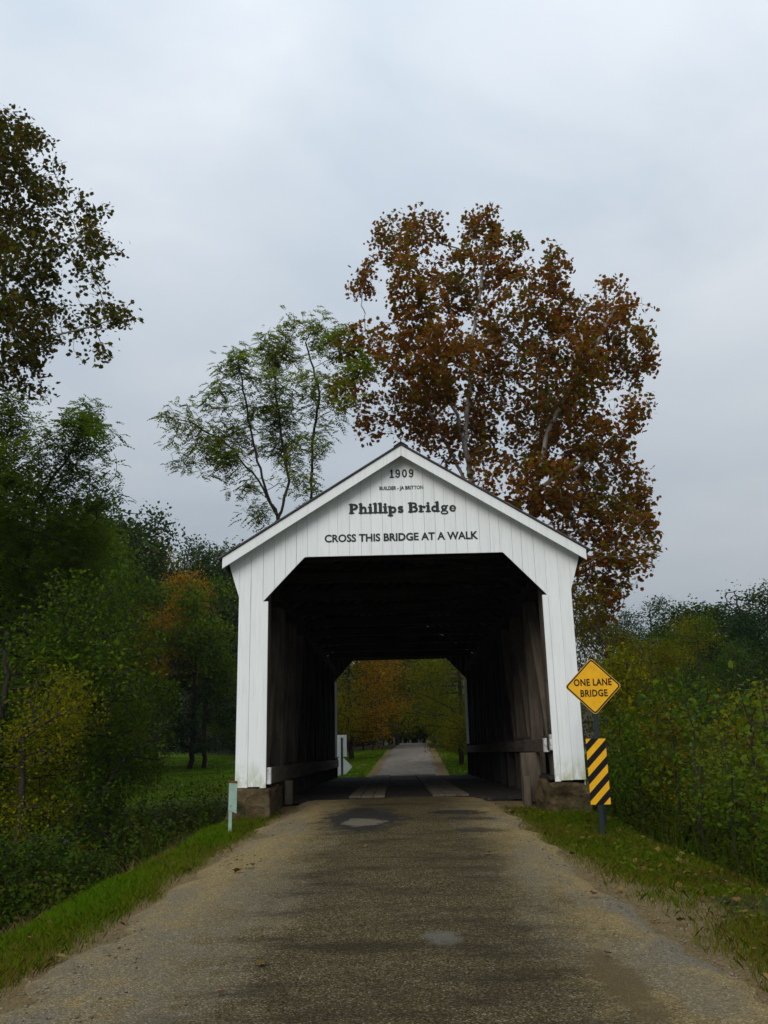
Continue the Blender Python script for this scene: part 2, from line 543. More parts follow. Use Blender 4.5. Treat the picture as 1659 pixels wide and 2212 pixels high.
# ------------------------------------------------------------------ lettering
def font_part(name, body, size, x, y, z, mat, parent, w, bold=0.0, depth=.002, track=1.0):
    """one line of lettering centred on x, its baseline on z, facing the road"""
    cu = bpy.data.curves.new(name, 'FONT')
    cu.body = body
    cu.size = size
    cu.align_x = 'CENTER'
    cu.offset = bold
    cu.extrude = depth
    cu.space_character = track
    cu.resolution_u = 3
    t = bpy.data.objects.new(name, cu)
    COL.objects.link(t)
    bpy.context.view_layer.update()
    me = bpy.data.meshes.new_from_object(t.evaluated_get(bpy.context.evaluated_depsgraph_get()))
    bpy.data.objects.remove(t)
    bpy.data.curves.remove(cu)
    me.name = name
    co = np.array([v.co[:] for v in me.vertices])
    sx = w / (co[:, 0].max() - co[:, 0].min())
    sz = size / co[:, 1].max()
    o = link(name, me, None, parent)
    me.materials.clear()
    me.materials.append(mat)
    o.matrix_local = Matrix.Translation((x, y, z)) @ Matrix.Rotation(math.pi / 2, 4, 'X') @ Matrix.Diagonal((sx, sz, 1, 1))
    return o

# heavy rounded slab letters drawn stroke by stroke: unit cap height 1
def arc(cx, cz, rx, rz, a0, a1, n=14):
    return [(cx + rx * math.cos(math.radians(a0 + (a1 - a0) * i / n)), cz + rz * math.sin(math.radians(a0 + (a1 - a0) * i / n))) for i in range(n + 1)]
T, SR = .32, .15           # stem and serif weight
def serif(x0, x1, z): return ('l', [(x0, z), (x1, z)], SR)
GLYPH = {
 'P': (.92, [('l', [(.24, .1), (.24, .9)], T), serif(.05, .46, .065), serif(.05, .5, .935), ('l', [(.3, .9)] + arc(.5, .68, .25, .235, 90, -90) + [(.3, .45)], .2), ('l', arc(.55, .68, .21, .17, 80, -80), .24)]),
 'B': (.98, [('l', [(.24, .1), (.24, .9)], T), serif(.05, .6, .065), serif(.05, .6, .935), ('l', arc(.56, .73, .19, .17, 90, -90), .22), ('l', [(.3, .52), (.56, .53)], .13), ('l', arc(.6, .29, .22, .2, 90, -90), .24)]),
 'h': (.88, [('l', [(.2, .08), (.2, .95)], T - .03), serif(.03, .39, .06), serif(.04, .2, .955), ('l', [(.28, .5)] + arc(.47, .42, .17, .2, 130, 0) + [(.64, .1)], .22), serif(.5, .8, .06)]),
 'i': (.46, [('l', [(.23, .08), (.23, .6)], T - .03), serif(.04, .42, .06), serif(.05, .25, .62), ('l', [(.21, .87), (.23, .87)], .27)]),
 'l': (.46, [('l', [(.23, .08), (.23, .95)], T - .03), serif(.04, .42, .06), serif(.05, .25, .955)]),
 'p': (.88, [('l', [(.22, -.24), (.22, .6)], T - .03), serif(.04, .42, -.25), serif(.04, .22, .63), ('l', arc(.47, .31, .24, .24, 150, -150), .22)]),
 's': (.66, [('l', arc(.32, .47, .17, .12, 35, 260) + arc(.33, .2, .17, .13, 80, -150), .2), ('l', [(.5, .5), (.5, .62)], .1), ('l', [(.12, .06), (.12, .18)], .1)]),
 'r': (.68, [('l', [(.22, .08), (.22, .6)], T - .03), serif(.04, .44, .06), serif(.04, .22, .62), ('l', arc(.48, .44, .14, .13, 150, 60), .16), ('l', [(.54, .5), (.56, .5)], .25)]),
 'd': (.88, [('l', [(.63, .08), (.63, .95)], T - .03), serif(.48, .65, .955), serif(.63, .82, .06), ('l', arc(.38, .31, .24, .24, 30, 330), .22)]),
 'g': (.80, [('l', arc(.38, .41, .2, .17, 0, 360), .2), ('l', [(.6, .56), (.72, .6)], .15), ('l', [(.22, .2), (.2, .1), (.58, .08)] + arc(.52, -.08, .18, .13, 60, -90, 8) + arc(.26, -.08, .16, .13, 270, 100, 8), .14)]),
 'e': (.74, [('l', arc(.38, .31, .25, .26, 0, 320, 18), .17), ('l', arc(.33, .31, .18, .2, 110, 250), .17), ('l', [(.2, .31), (.6, .31)], .09)]),
 ' ': (.36, []),
 '1': (.62, [('l', [(.32, .08), (.32, .92)], .2), serif(.12, .52, .05), ('l', [(.12, .8), (.28, .9)], .1)]),
 '9': (.76, [('l', arc(.37, .68, .2, .25, 0, 360), .17), ('l', [(.58, .68)] + arc(.33, .42, .25, .37, 20, -95), .15), ('l', [(.16, .14), (.18, .14)], .2)]),
 '0': (.76, [('l', arc(.37, .5, .22, .42, 0, 360, 20), .18)]),
}
def stroke_part(name, text, cap, width, xc, y, z, mat, parent, track=.02):
    tot = sum(GLYPH[c][0] + track for c in text) - track
    sx = width / (tot * cap)
    x = -tot * cap / 2
    bm = bmesh.new()
    lay = 0
    for ch in text:
        w, strokes = GLYPH[ch]
        for _, pts, t in strokes:
            pts = [Vector((x + a * cap, z + b * cap)) for a, b in pts]
            r = t * cap / 2
            lay += 1
            yy = y - (lay % 7) * .0004
            cap0, cap1 = [], []
            n = len(pts)
            L, R = [], []
            for i, p in enumerate(pts):
                d = (pts[min(i + 1, n - 1)] - pts[max(i - 1, 0)])
                if d.length < 1e-9: d = Vector((1, 0))
                d.normalize()
                q = Vector((-d.y, d.x)) * r
                L.append(p + q); R.append(p - q)
            for i in range(n - 1):
                vs = [bm.verts.new((v.x, yy, v.y)) for v in (L[i], L[i + 1], R[i + 1], R[i])]
                bm.faces.new(vs)
            for e, (p, d) in enumerate(((pts[0], pts[0] - pts[1]), (pts[-1], pts[-1] - pts[-2]))):
                if (pts[0] - pts[-1]).length < 1e-6: continue
                a0 = math.atan2(d.y, d.x)
                vs = [bm.verts.new((p.x + r * math.cos(a0 + k), yy - .0001, p.y + r * math.sin(a0 + k))) for k in np.linspace(-math.pi / 2, math.pi / 2, 8)]
                bm.faces.new(vs)
        x += (w + track) * cap
    for v in bm.verts: v.co.x = xc + v.co.x * sx
    m = bpy.data.meshes.new(name)
    bm.to_mesh(m)
    bm.free()
    return link(name, m, mat, parent)

# ------------------------------------------------------------------ the covered bridge
BX, YF, YB = .215, 15.0, 33.0          # centre line, front and rear portal
DECK = .64
SLOPE = 2.0 / 3.18
APEX = 6.70
bridge = empty('covered_bridge', (0, 0, 0))
tag(bridge, 'long white wooden covered bridge with gable roof and lettered front portal', 'covered bridge')
rnd = random.Random(3)

def bare_back(me, inward):
    """boards are painted outside and bare timber inside"""
    me.materials.append(M['white'])
    me.materials.append(M['old_wood'])
    for p in me.polygons:
        if p.normal.dot(inward) > .7: p.material_index = 1

def portal(yf, sgn, seed):
    """vertical white boards of one gable end, each its own piece; sgn 1 faces the camera"""
    rr = random.Random(seed)
    def top(d): return APEX - .05 - SLOPE * abs(d)
    def open_z(d):
        d = abs(d)
        return 4.78 if d <= 1.73 else 4.78 - (d - 1.73) / (2.45 - 1.73) * .77
    cuts = []
    n = 26
    xs = [-2.45 + 4.9 * i / n + (rr.uniform(-.02, .02) if 0 < i < n else 0) for i in range(n + 1)]
    xs = [-3.06, -2.865, -2.66] + xs + [2.66, 2.865, 3.06]
    for a, b in zip(xs[:-1], xs[1:]):
        g = .0007 + rr.random() * .0012
        x0, x1 = a + g, b - g
        br = [x0] + [q for q in (-1.73, 0, 1.73) if x0 < q < x1] + [x1]
        if abs(a + b) / 2 > 2.865:
            fl = lambda d: 4.10 + (abs(d) - 2.865) / .195 * .62
            bot = [(q, fl(q)) for q in br]
        elif abs(a + b) / 2 > 2.45:
            e = .955 + rr.uniform(-.008, .008)
            bot = [(q, e) for q in br]
        else:
            bot = [(q, open_z(q)) for q in br]
        pts = bot + [(q, top(q)) for q in reversed(br)]
        dy = rr.uniform(-.0025, .0025)
        if sgn > 0: me = prism_mesh('siding_board', [(BX + p, q) for p, q in pts], yf + dy, yf + .024 + dy, .002)
        else: me = prism_mesh('siding_board', [(BX + p, q) for p, q in pts], yf - .024 + dy, yf + dy, 0)
        bare_back(me, Vector((0, sgn, 0)))
        link('siding_board', me, None, bridge)
    yo = yf - .026 if sgn > 0 else yf + .026
    for s in (-1, 1):
        # corner trim board on the inner edge of the post and the jamb behind it
        x = BX + s * 2.405
        o = link('corner_trim', box_mesh('corner_trim', .10, .022, 3.07, .003), M['white'], bridge, (x, yo + (.012 if sgn > 0 else -.012), 2.475))
        jm = box_mesh('jamb_board', .022, .36, 3.05, .003)
        link('jamb_board', jm, M['white'], bridge, (BX + s * 2.437, yf + sgn * .205, 2.47))
    # rake boards, mitred at the apex
    y0, y1 = (yf - .22, yf - .195) if sgn > 0 else (yf + .195, yf + .22)
    for s in (-1, 1):
        e = 3.125
        pts = [(0, APEX + .02), (s * e, APEX + .02 - SLOPE * e), (s * e, APEX - .17 - SLOPE * e), (0, APEX - .17)]
        if s > 0: pts = pts[::-1]
        link('rake_board', prism_mesh('rake_board', [(BX + p + s * .002, q) for p, q in pts], y0, y1, .003), M['white'], bridge)
        pts = [(s * .01, APEX + .004), (s * 3.06, APEX + .004 - SLOPE * 3.06), (s * 3.06, APEX - .02 - SLOPE * 3.06), (s * .01, APEX - .02)]
        if s > 0: pts = pts[::-1]
        a, b = (y1 + .002, yf - .006) if sgn > 0 else (yf + .006, y0 - .002)
        link('soffit', prism_mesh('soffit', [(BX + p, q) for p, q in pts], a, b), M['white'], bridge)
portal(YF, 1, 5)
portal(YB, -1, 9)

# roof: two dark slabs with eaves, ridge cap, battens along the edge
for s in (-1, 1):
    e = 3.19
    pts = [(0, APEX + .062), (s * e, APEX + .062 - SLOPE * e), (s * e, APEX + .026 - SLOPE * e), (0, APEX + .026)]
    if s > 0: pts = pts[::-1]
    rp = link('roof_panel', prism_mesh('roof_panel', [(BX + p + s * .002, q) for p, q in pts], YF - .25, YB + .25, .006), M['roof'], bridge)
    zf = APEX - SLOPE * 3.2
    link('eave_board', box_mesh('eave_board', .03, YB - YF + .2, .17, .003), M['old_wood'], bridge, (BX + s * 3.08, (YF + YB) / 2, zf - .03))
ridge = link('ridge_cap', prism_mesh('ridge_cap', [(BX - .13, APEX - .005), (BX, APEX + .085), (BX + .13, APEX - .005), (BX, APEX + .066)], YF - .27, YB + .27), M['roof'], bridge)

# side walls: outer boards, shared mesh
ny_ = int((YB - YF - .1) / .292)
for s in (-1, 1):
    sw = box_mesh('siding_board', .022, .288, 4.06, .003)
    bare_back(sw, Vector((-s, 0, 0)))
    for i in range(ny_):
        link('siding_board', sw, None, bridge, (BX + s * (2.85 + rnd.uniform(-.002, .002)), YF + .19 + i * .292, 2.72 + rnd.uniform(-.01, .01)))

# timber trusses inside: chords, posts, braces, girts
post_y = [YF + .55 + i * (YB - YF - 1.1) / 8 for i in range(9)]
for s in (-1, 1):
    xw = BX + s * 2.52
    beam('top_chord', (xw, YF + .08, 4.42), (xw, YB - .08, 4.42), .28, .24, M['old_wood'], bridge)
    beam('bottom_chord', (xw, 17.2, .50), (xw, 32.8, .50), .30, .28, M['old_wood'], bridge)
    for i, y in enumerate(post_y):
        beam('truss_post', (xw, y, .66 if 17 < y < 33 else 1.02), (xw, y, 4.295), .24, .26, M['lit_grey_wood' if i < 3 else 'old_wood'], bridge, up=(0, 1, 0))
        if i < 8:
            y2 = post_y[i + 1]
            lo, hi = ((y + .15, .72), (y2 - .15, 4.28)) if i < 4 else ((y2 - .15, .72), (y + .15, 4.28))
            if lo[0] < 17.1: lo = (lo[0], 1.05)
            beam('truss_brace', (xw + s * .01, lo[0], lo[1]), (xw + s * .01, hi[0], hi[1]), .18, .2, M['lit_grey_wood' if i < 3 else 'old_wood'], bridge, up=(1, 0, 0))
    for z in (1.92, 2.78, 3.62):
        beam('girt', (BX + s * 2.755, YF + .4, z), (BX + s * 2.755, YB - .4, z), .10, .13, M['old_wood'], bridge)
    # horizontal blocking between post and wall, visible behind the portal
    for z in (1.78, 2.62):
        beam('blocking', (BX + s * 2.39, YF + .41, z), (BX + s * 2.70, YF + .41, z), .06, .12, M['lit_grey_wood'], bridge, up=(0, 1, 0))

# wheel guards: a heavier one on each side, painted white at the front end
for s, z, hgt, y0 in ((-1, 1.13, .26, YF + .04), (1, 1.52, .22, YF + .40)):
    x = BX + s * 2.33
    g = beam('guard_rail', (x, y0, z), (x, YB - .3, z), .09, hgt, M['lit_grey_wood'], bridge)
    c = link('painted_end', box_mesh('painted_end', .094, .13, hgt + .006, .004), M['paint_chip'], g)
    c.matrix_local = BEAM_M[g.name].inverted() @ Matrix.Translation((x, y0 + .058, z))
gb = beam('guard_block', (BX + 2.36, YF + .1, 1.56), (BX + 2.36, YF + .9, 1.56), .06, .24, M['lit_grey_wood'], bridge)
link('painted_end', box_mesh('painted_end', .07, .10, .25, .004), M['paint_chip'], gb).matrix_local = BEAM_M[gb.name].inverted() @ Matrix.Translation((BX + 2.362, YF + .09, 1.56))
for s in (-1, 1):
    for y in np.arange(17.9, 32.5, 1.45):
        beam('guard_post', (BX + s * 2.43, y, DECK + .01), (BX + s * 2.43, y, 1.32 if s < 0 else 1.70), .08, .26, M['old_wood'], bridge, up=(1, 0, 0))

# overhead: tie beams, crossed wind bracing, rafters
for i, y in enumerate(post_y):
    beam('tie_beam', (BX - 2.6, y, 4.92), (BX + 2.6, y, 4.92), .2, .2, M['old_wood'], bridge)
    if i < 8:
        y2 = post_y[i + 1]
        beam('wind_brace', (BX - 2.1, y + .12, 5.09), (BX + 2.1, y2 - .12, 5.09), .14, .13, M['old_wood'], bridge)
        beam('wind_brace', (BX + 2.0, y + .12, 5.23), (BX - 2.0, y2 - .12, 5.23), .14, .13, M['old_wood'], bridge)
for y in np.arange(YF + .35, YB - .2, .95):
    for s in (-1, 1):
        beam('rafter', (BX + s * .02, y, APEX - .06), (BX + s * 3.05, y, APEX - .06 - SLOPE * 3.03), .06, .14, M['old_wood'], bridge, up=(0, 1, 0))

# deck planks crosswise and three-plank runners for the wheels
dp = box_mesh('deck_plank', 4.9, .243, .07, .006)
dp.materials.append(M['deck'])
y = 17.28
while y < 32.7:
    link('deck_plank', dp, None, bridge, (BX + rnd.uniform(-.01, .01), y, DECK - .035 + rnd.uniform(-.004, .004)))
    y += .25
for s in (-1, 1):
    for k in (-1, 0, 1):
        y = 17.15
        while y < 32.6:
            L = min(rnd.uniform(3.2, 4.6), 32.85 - y)
            o = link('runner_plank', box_mesh('runner_plank', .215, L - .012, .045, .006), M['runner'], bridge, (BX + s * .78 + k * .226, y + L / 2, DECK + .0265 + rnd.uniform(-.003, .003)))
            y += L

# rough abutments under the portals
def rock_block(name, x0, x1, y0, y1, z0, z1, amp, seed):
    bm = bmesh.new()
    add_box(bm, x0, x1, y0, y1, z0, z1)
    bmesh.ops.subdivide_edges(bm, edges=bm.edges[:], cuts=23, use_grid_fill=True)
    r = np.random.RandomState(seed)
    off = r.rand(3) * 50
    for v in bm.verts:
        q = np.array(v.co) + off
        n = np.array([vnoise(q[0] + q[2] * .7, q[1] + q[2], s) for s in (2.2, 6.5)])
        k = (n[0] - .5) * amp * 1.2 + (n[1] - .5) * amp * .9
        d = (v.co - Vector(((x0 + x1) / 2, (y0 + y1) / 2, (z0 + z1) / 2)))
        d.z *= .25
        if d.length > 1e-6: v.co += d.normalized() * k
    return link(name, bm_mesh(name, bm, True), M['stone'], bridge)
rock_block('abutment', -2.76, -2.08, 14.98, 17.2, -.9, .93, .15, 1)
rock_block('abutment', 2.50, 3.16, 15.0, 17.2, -.9, .90, .20, 2)
rock_block('abutment', -2.9, 3.3, 17.3, 18.0, -2.4, .33, .12, 3)
rock_block('abutment', -2.9, 3.3, 32.0, 32.7, -2.4, .33, .12, 4)
# timber sill and packing on top of the stone
for s in (-1, 1):
    beam('sill_timber', (BX + s * 2.50, YF + .35, .985), (BX + s * 2.50, 17.2, .985), .34, .06, M['old_wood'], bridge)
beam('packing_block', (2.27, 16.2, .50), (2.27, 16.2, 1.0), .12, .2, M['lit_grey_wood'], bridge, up=(0, 1, 0))
beam('packing_block', (2.42, 16.6, .55), (2.42, 16.6, 1.4), .34, .2, M['lit_grey_wood'], bridge, up=(0, 1, 0))
beam('packing_block', (-1.99, 16.9, .58), (-1.99, 16.9, 1.0), .14, .2, M['lit_grey_wood'], bridge, up=(0, 1, 0))

# portal lettering
LY = YF - .006
def fz(px, py): return at(px, py, YF)
p = fz(868, 1031.5); stroke_part('lettering', '1909', .152, .45, p[0], LY, p[2], M['letter'], bridge, .06)['label'] = 'black year 1909 in slab numerals under the gable'
p = fz(867, 1057.5); font_part('lettering', 'BUILDER - JA BRITTON', .066, p[0], LY, p[2], M['letter'], bridge, .78, .0016, .0008)['label'] = 'small black line naming the builder'
p = fz(870, 1107.5); stroke_part('lettering', 'Phillips Bridge', .182, 1.90, p[0], LY, p[2], M['letter'], bridge, .015)['label'] = 'heavy rounded black letters of the bridge name'
p = fz(866, 1167.5); font_part('lettering', 'CROSS THIS BRIDGE AT A WALK', .136, p[0], LY, p[2], M['letter'], bridge, 2.69, .0040, .0008)['label'] = 'bold black capitals of the crossing notice'

# ------------------------------------------------------------------ road signs
def round_poly(n_corner, r_out, rad, rot, seg=5):
    pts = []
    for i in range(n_corner):
        a = rot + i * 2 * math.pi / n_corner
        c = Vector((math.cos(a), math.sin(a))) * (r_out - rad * math.sqrt(2))
        for k in range(seg + 1):
            b = a + (k / seg - .5) * 2 * math.pi / n_corner
            pts.append((c.x + rad * math.cos(b), c.y + rad * math.sin(b)))
    return pts
def ring_mesh(name, outer, inner, y):
    V = [(x, y, z) for x, z in outer] + [(x, y, z) for x, z in inner]
    n = len(outer)
    F = [(i, (i + 1) % n, n + (i + 1) % n, n + i) for i in range(n)]
    return mesh_np(name, V, F, 4)
def channel(name, h, w, d, mat, parent, loc):
    bm = bmesh.new()
    t = .006
    add_box(bm, -w / 2, w / 2, 0, t, 0, h)
    add_box(bm, -w / 2, -w / 2 + t, t, d, 0, h)
    add_box(bm, w / 2 - t, w / 2, t, d, 0, h)
    return link(name, bm_mesh(name, bm), mat, parent, loc)
def bolt(parent, x, y, z, mat, r=.011):
    bm = bmesh.new()
    bmesh.ops.create_cone(bm, cap_ends=True, segments=8, radius1=r, radius2=r * .8, depth=.01, matrix=Matrix.Translation((x, y, z)) @ Matrix.Rotation(math.pi / 2, 4, 'X'))
    return link('bolt', bm_mesh('bolt', bm), mat, parent)

gz = float(ground_h(3.02, 13.6))
sg = empty('one_lane_sign', (3.005, 13.6, gz), math.radians(-4))
tag(sg, 'yellow diamond road sign reading ONE LANE BRIDGE on a dark steel post', 'road sign')
zc = 2.355 - gz
R0 = .425
pl = link('sign_plate', prism_mesh('sign_plate', [(x, z + zc) for x, z in round_poly(4, R0, .045, 0)][::-1], -.012, -.009), M['rim'], sg)
fc = link('sign_face', prism_mesh('sign_face', [(x, z + zc) for x, z in round_poly(4, R0 - .036, .030, 0)][::-1], -.0135, -.0124), M['yellow'], pl)
o1 = [(x, z + zc) for x, z in round_poly(4, R0 - .013, .041, 0)]
o2 = [(x, z + zc) for x, z in round_poly(4, R0 - .040, .029, 0)]
link('border', ring_mesh('border', o1, o2, -.0145), M['black'], pl)
font_part('lettering', 'ONE LANE', .102, -.003, -.0145, zc + .012, M['black'], pl, .565, .0030, .0006, 1.08)
font_part('lettering', 'BRIDGE', .102, .003, -.0145, zc - .150, M['black'], pl, .405, .0030, .0006, 1.08)
bolt(pl, 0, -.018, zc + .30, M['rim'])
bolt(pl, .01, -.018, zc - .30, M['rim'])
channel('post', zc + .40, .075, .04, M['steel'], sg, (0, -.007, -.3))

gz = float(ground_h(2.85, 13.0))
mk = empty('object_marker', (2.845, 13.0, gz), math.radians(-3))
tag(mk, 'tall striped black and yellow hazard panel on a low post beside the bridge', 'hazard marker')
mw, z0, z1 = .142, .685 - gz, 1.585 - gz
panel = link('panel', prism_mesh('panel', [(-mw, z0), (mw, z0), (mw, z1), (-mw, z1)], -.004, 0, .0008), M['black'], mk)
def clip(poly, nx_, nz_, d):
    out = []
    for i, p in enumerate(poly):
        q = poly[(i + 1) % len(poly)]
        a, b = p[0] * nx_ + p[1] * nz_ - d, q[0] * nx_ + q[1] * nz_ - d
        if a >= 0: out.append(p)
        if a * b < 0: t = a / (a - b); out.append((p[0] + (q[0] - p[0]) * t, p[1] + (q[1] - p[1]) * t))
    return out
per = .222
k = -3
rect = [(-mw + .003, z0 + .003), (mw - .003, z0 + .003), (mw - .003, z1 - .003), (-mw + .003, z1 - .003)]
for k in range(-2, 7):
    lo = z0 + .155 - .222 + k * per        # height of the stripe at the left edge
    sl = 1.0
    poly = clip(rect, -sl, 1, lo + sl * mw)            # above lower line z = lo + sl (x + mw)
    poly = clip(poly, sl, -1, -(lo + per * .5) - sl * mw) if len(poly) > 2 else []
    if len(poly) > 2:
        link('stripe', prism_mesh('stripe', poly, -.0058, -.0042), M['yellow'], panel)
channel('post', z1 + .22, .07, .04, M['steel'], mk, (-.01, .001, -.3))

gz = float(ground_h(-2.47, 13.6))
gp = empty('marker_post', (-2.455, 13.6, gz), math.radians(12))
tag(gp, 'thin mint green metal post with a narrow plate beside the abutment', 'marker post')
link('post', box_mesh('post', .05, .012, 1.25 - gz, .002), M['mint'], gp, (-.005, 0, (1.08 - gz) / 2 - .08))
pt = [(-.035, .66 - gz + .03), (.085, .64 - gz), (.085, 1.075 - gz), (-.035, 1.085 - gz)]
plate = link('plate', prism_mesh('plate', pt, -.016, -.008, .001), M['mint'], gp)
link('rusty_cap', prism_mesh('rusty_cap', [(-.042, 1.075 - gz), (.09, 1.062 - gz), (.09, 1.095 - gz), (-.042, 1.112 - gz)], -.02, .01, .002), M['rust'], gp)
bolt(plate, 0.0, -.02, .75 - gz, M['black'], .008)

YS = 37.0
pc = at(737, 1657, YS)
gz = float(ground_h(pc[0], YS))
bs = empty('sign_back', (float(pc[0]), YS, gz), math.radians(6))
tag(bs, 'bare grey back of a rectangular and a diamond road sign beyond the bridge', 'road sign')
zc = float(pc[2]) - gz
link('diamond_plate', prism_mesh('diamond_plate', [(x, z + zc) for x, z in round_poly(4, .46, .045, 0)][::-1], .002, .005), M['alu'], bs)
link('upper_plate', prism_mesh('upper_plate', [(-.20, zc + .40), (.23, zc + .40), (.23, zc + 1.26), (-.20, zc + 1.26)], .006, .009), M['alu'], bs)
channel('post', zc + 1.55, .075, .04, M['steel'], bs, (.03, -.042, -.4))

# ------------------------------------------------------------------ plants
def ball(n, r):
    v = r.normal(size=(n, 3))
    v /= np.linalg.norm(v, axis=1)[:, None]
    return v * r.rand(n, 1) ** (1 / 3)

def grow(stems, blobs, natt, step, kill, seed, iters=140, trop=(0, 0, .06)):
    """space colonisation: stems are explicit polylines, twigs then grow into the crown volume"""
    r = np.random.RandomState(seed)
    P, par = [], []
    for st in stems:
        prev = -1
        for j, q in enumerate(st):
            q = np.array(q, float)
            if j == 0:
                if P:
                    dd = [np.linalg.norm(q - a) for a in P]
                    i0 = int(np.argmin(dd))
                    if dd[i0] < step * 2.5:
                        prev = i0
                        continue
                P.append(q); par.append(-1); prev = len(P) - 1
                continue
            a = P[prev]
            n = max(1, int(np.ceil(np.linalg.norm(q - a) / (step * 1.4))))
            for k in range(1, n + 1):
                w = a + (q - a) * k / n + (r.normal(size=3) * step * .10 if k < n else 0)
                P.append(w); par.append(prev); prev = len(P) - 1
    vol = np.array([b[3] * b[4] * b[5] for b in blobs]) ** .8
    cnt = np.maximum(4, (natt * vol / vol.sum()).astype(int))
    A = np.concatenate([ball(c, r) * np.array(b[3:6]) + np.array(b[:3]) for b, c in zip(blobs, cnt)])
    P = np.array(P)
    bd = np.full(len(A), 1e9)
    bi = np.zeros(len(A), int)
    start, cur = 0, len(P)
    pts = [P]
    allP = np.zeros((60000, 3))
    allP[:cur] = P
    n = cur
    trop = np.array(trop)
    s0 = 0
    for it in range(iters):
        new = allP[s0:n]
        if len(new) and len(A):
            for c0 in range(0, len(new), 400):
                d = np.linalg.norm(A[:, None] - new[None, c0:c0 + 400], axis=2)
                j = d.argmin(1)
                dm = d[np.arange(len(A)), j]
                u = dm < bd
                bd[u] = dm[u]
                bi[u] = j[u] + s0 + c0
        keep = bd > kill
        A, bd, bi = A[keep], bd[keep], bi[keep]
        if not len(A): break
        s0 = n
        dirs = A - allP[bi]
        dirs /= np.linalg.norm(dirs, axis=1)[:, None]
        acc = np.zeros((n, 3))
        np.add.at(acc, bi, dirs)
        act = np.unique(bi)
        v = acc[act]
        ln = np.linalg.norm(v, axis=1)[:, None]
        v = v / np.maximum(ln, 1e-6) + trop + r.normal(size=v.shape) * .16
        v /= np.linalg.norm(v, axis=1)[:, None]
        k = len(act)
        if n + k > 59000: break
        allP[n:n + k] = allP[act] + v * step
        par.extend(act.tolist())
        n += k
    return allP[:n].copy(), np.array(par)

def radii(P, par, tip, expo, rmax):
    n = len(P)
    r = np.zeros(n)
    for i in range(n - 1, -1, -1):
        if r[i] == 0: r[i] = tip ** expo
        if par[i] >= 0: r[par[i]] += r[i]
    r = r ** (1 / expo)
    return np.minimum(r, rmax * 1.0) if rmax else r

def tubes(name, P, par, r, rmin=0.0):
    n = len(P)
    kids = [[] for _ in range(n)]
    for i, p in enumerate(par):
        if p >= 0: kids[p].append(i)
    V, F = [], []
    starts = [(-1, i) for i in range(n) if par[i] < 0]
    while starts:
        pr, i = starts.pop()
        chain = [pr, i] if pr >= 0 else [i]
        while kids[i]:
            ks = sorted(kids[i], key=lambda q: -r[q])
            for q in ks[1:]: starts.append((i, q))
            i = ks[0]
            chain.append(i)
        if len(chain) < 2: continue
        if rmin and r[chain[1]] < rmin: continue
        k = 7 if r[chain[1]] > .06 else 4 if r[chain[1]] > .02 else 3
        C = P[chain]
        rr = r[chain].copy()
        if pr >= 0: rr[0] = rr[1]
        T_ = np.gradient(C, axis=0)
        T_ /= np.maximum(np.linalg.norm(T_, axis=1)[:, None], 1e-9)
        ref = np.array([0.31, 0.9, .17])
        U = np.cross(T_, ref); U /= np.maximum(np.linalg.norm(U, axis=1)[:, None], 1e-9)
        W = np.cross(T_, U)
        an = np.arange(k) * 2 * np.pi / k
        ring = C[:, None] + (U[:, None] * np.cos(an)[None, :, None] + W[:, None] * np.sin(an)[None, :, None]) * rr[:, None, None]
        b = sum(len(v) for v in V[-1:]) if False else None
        base = tubes.n
        V.append(ring.reshape(-1, 3))
        tubes.n += len(V[-1])
        m = len(chain)
        ii = base + np.arange(m * k).reshape(m, k)
        jj = np.roll(ii, -1, axis=1)
        F.append(np.stack([ii[:-1], jj[:-1], jj[1:], ii[1:]], -1).reshape(-1, 4))
    tubes.n = 0
    if not V: return None
    return mesh_np(name, np.concatenate(V), np.concatenate(F), 4, True)
tubes.n = 0

def star_leaf():
    """five-lobed outline of a sycamore or maple leaf, unit length"""
    a = [(-90, .34), (-22, .52), (10, .40), (40, .62), (66, .44), (90, .68), (114, .44), (140, .62), (170, .40), (202, .52)]
    return np.array([(q * math.cos(math.radians(t)), q * math.sin(math.radians(t)) + .2) for t, q in a])
SHAPES = {
    'star': star_leaf() * .85,
    'oval': np.array([(0, 0), (.30, .35), (.24, .75), (0, 1.0), (-.24, .75), (-.30, .35)]),
    'quad': np.array([(0, 0), (.34, .45), (0, 1.0), (-.34, .45)]),
    'long': np.array([(0, 0), (.11, .4), (0, 1.0), (-.11, .4)]),
}
def leaf_mesh(name, C, size, shape, r, up=.5, fold=.18, droop=0.0):
    s = SHAPES[shape]
    k = len(s)
    n = len(C)
    N = r.normal(size=(n, 3)) + np.array([0, 0, up * 2])
    N /= np.linalg.norm(N, axis=1)[:, None]
    D = r.normal(size=(n, 3)) + np.array([0, 0, -droop])
    D -= N * (D * N).sum(1)[:, None]
    D /= np.linalg.norm(D, axis=1)[:, None]
    X = np.cross(D, N)
    sz = size * (r.rand(n) * .7 + .6)
    lx, ly = s[:, 0], s[:, 1]
    lz = np.abs(lx) * fold - (ly ** 2) * .12
    V = C[:, None] + (X[:, None] * lx[None, :, None] + D[:, None] * ly[None, :, None] + N[:, None] * lz[None, :, None]) * sz[:, None, None]
    return mesh_np(name, V, np.arange(n * k).reshape(n, k), k)

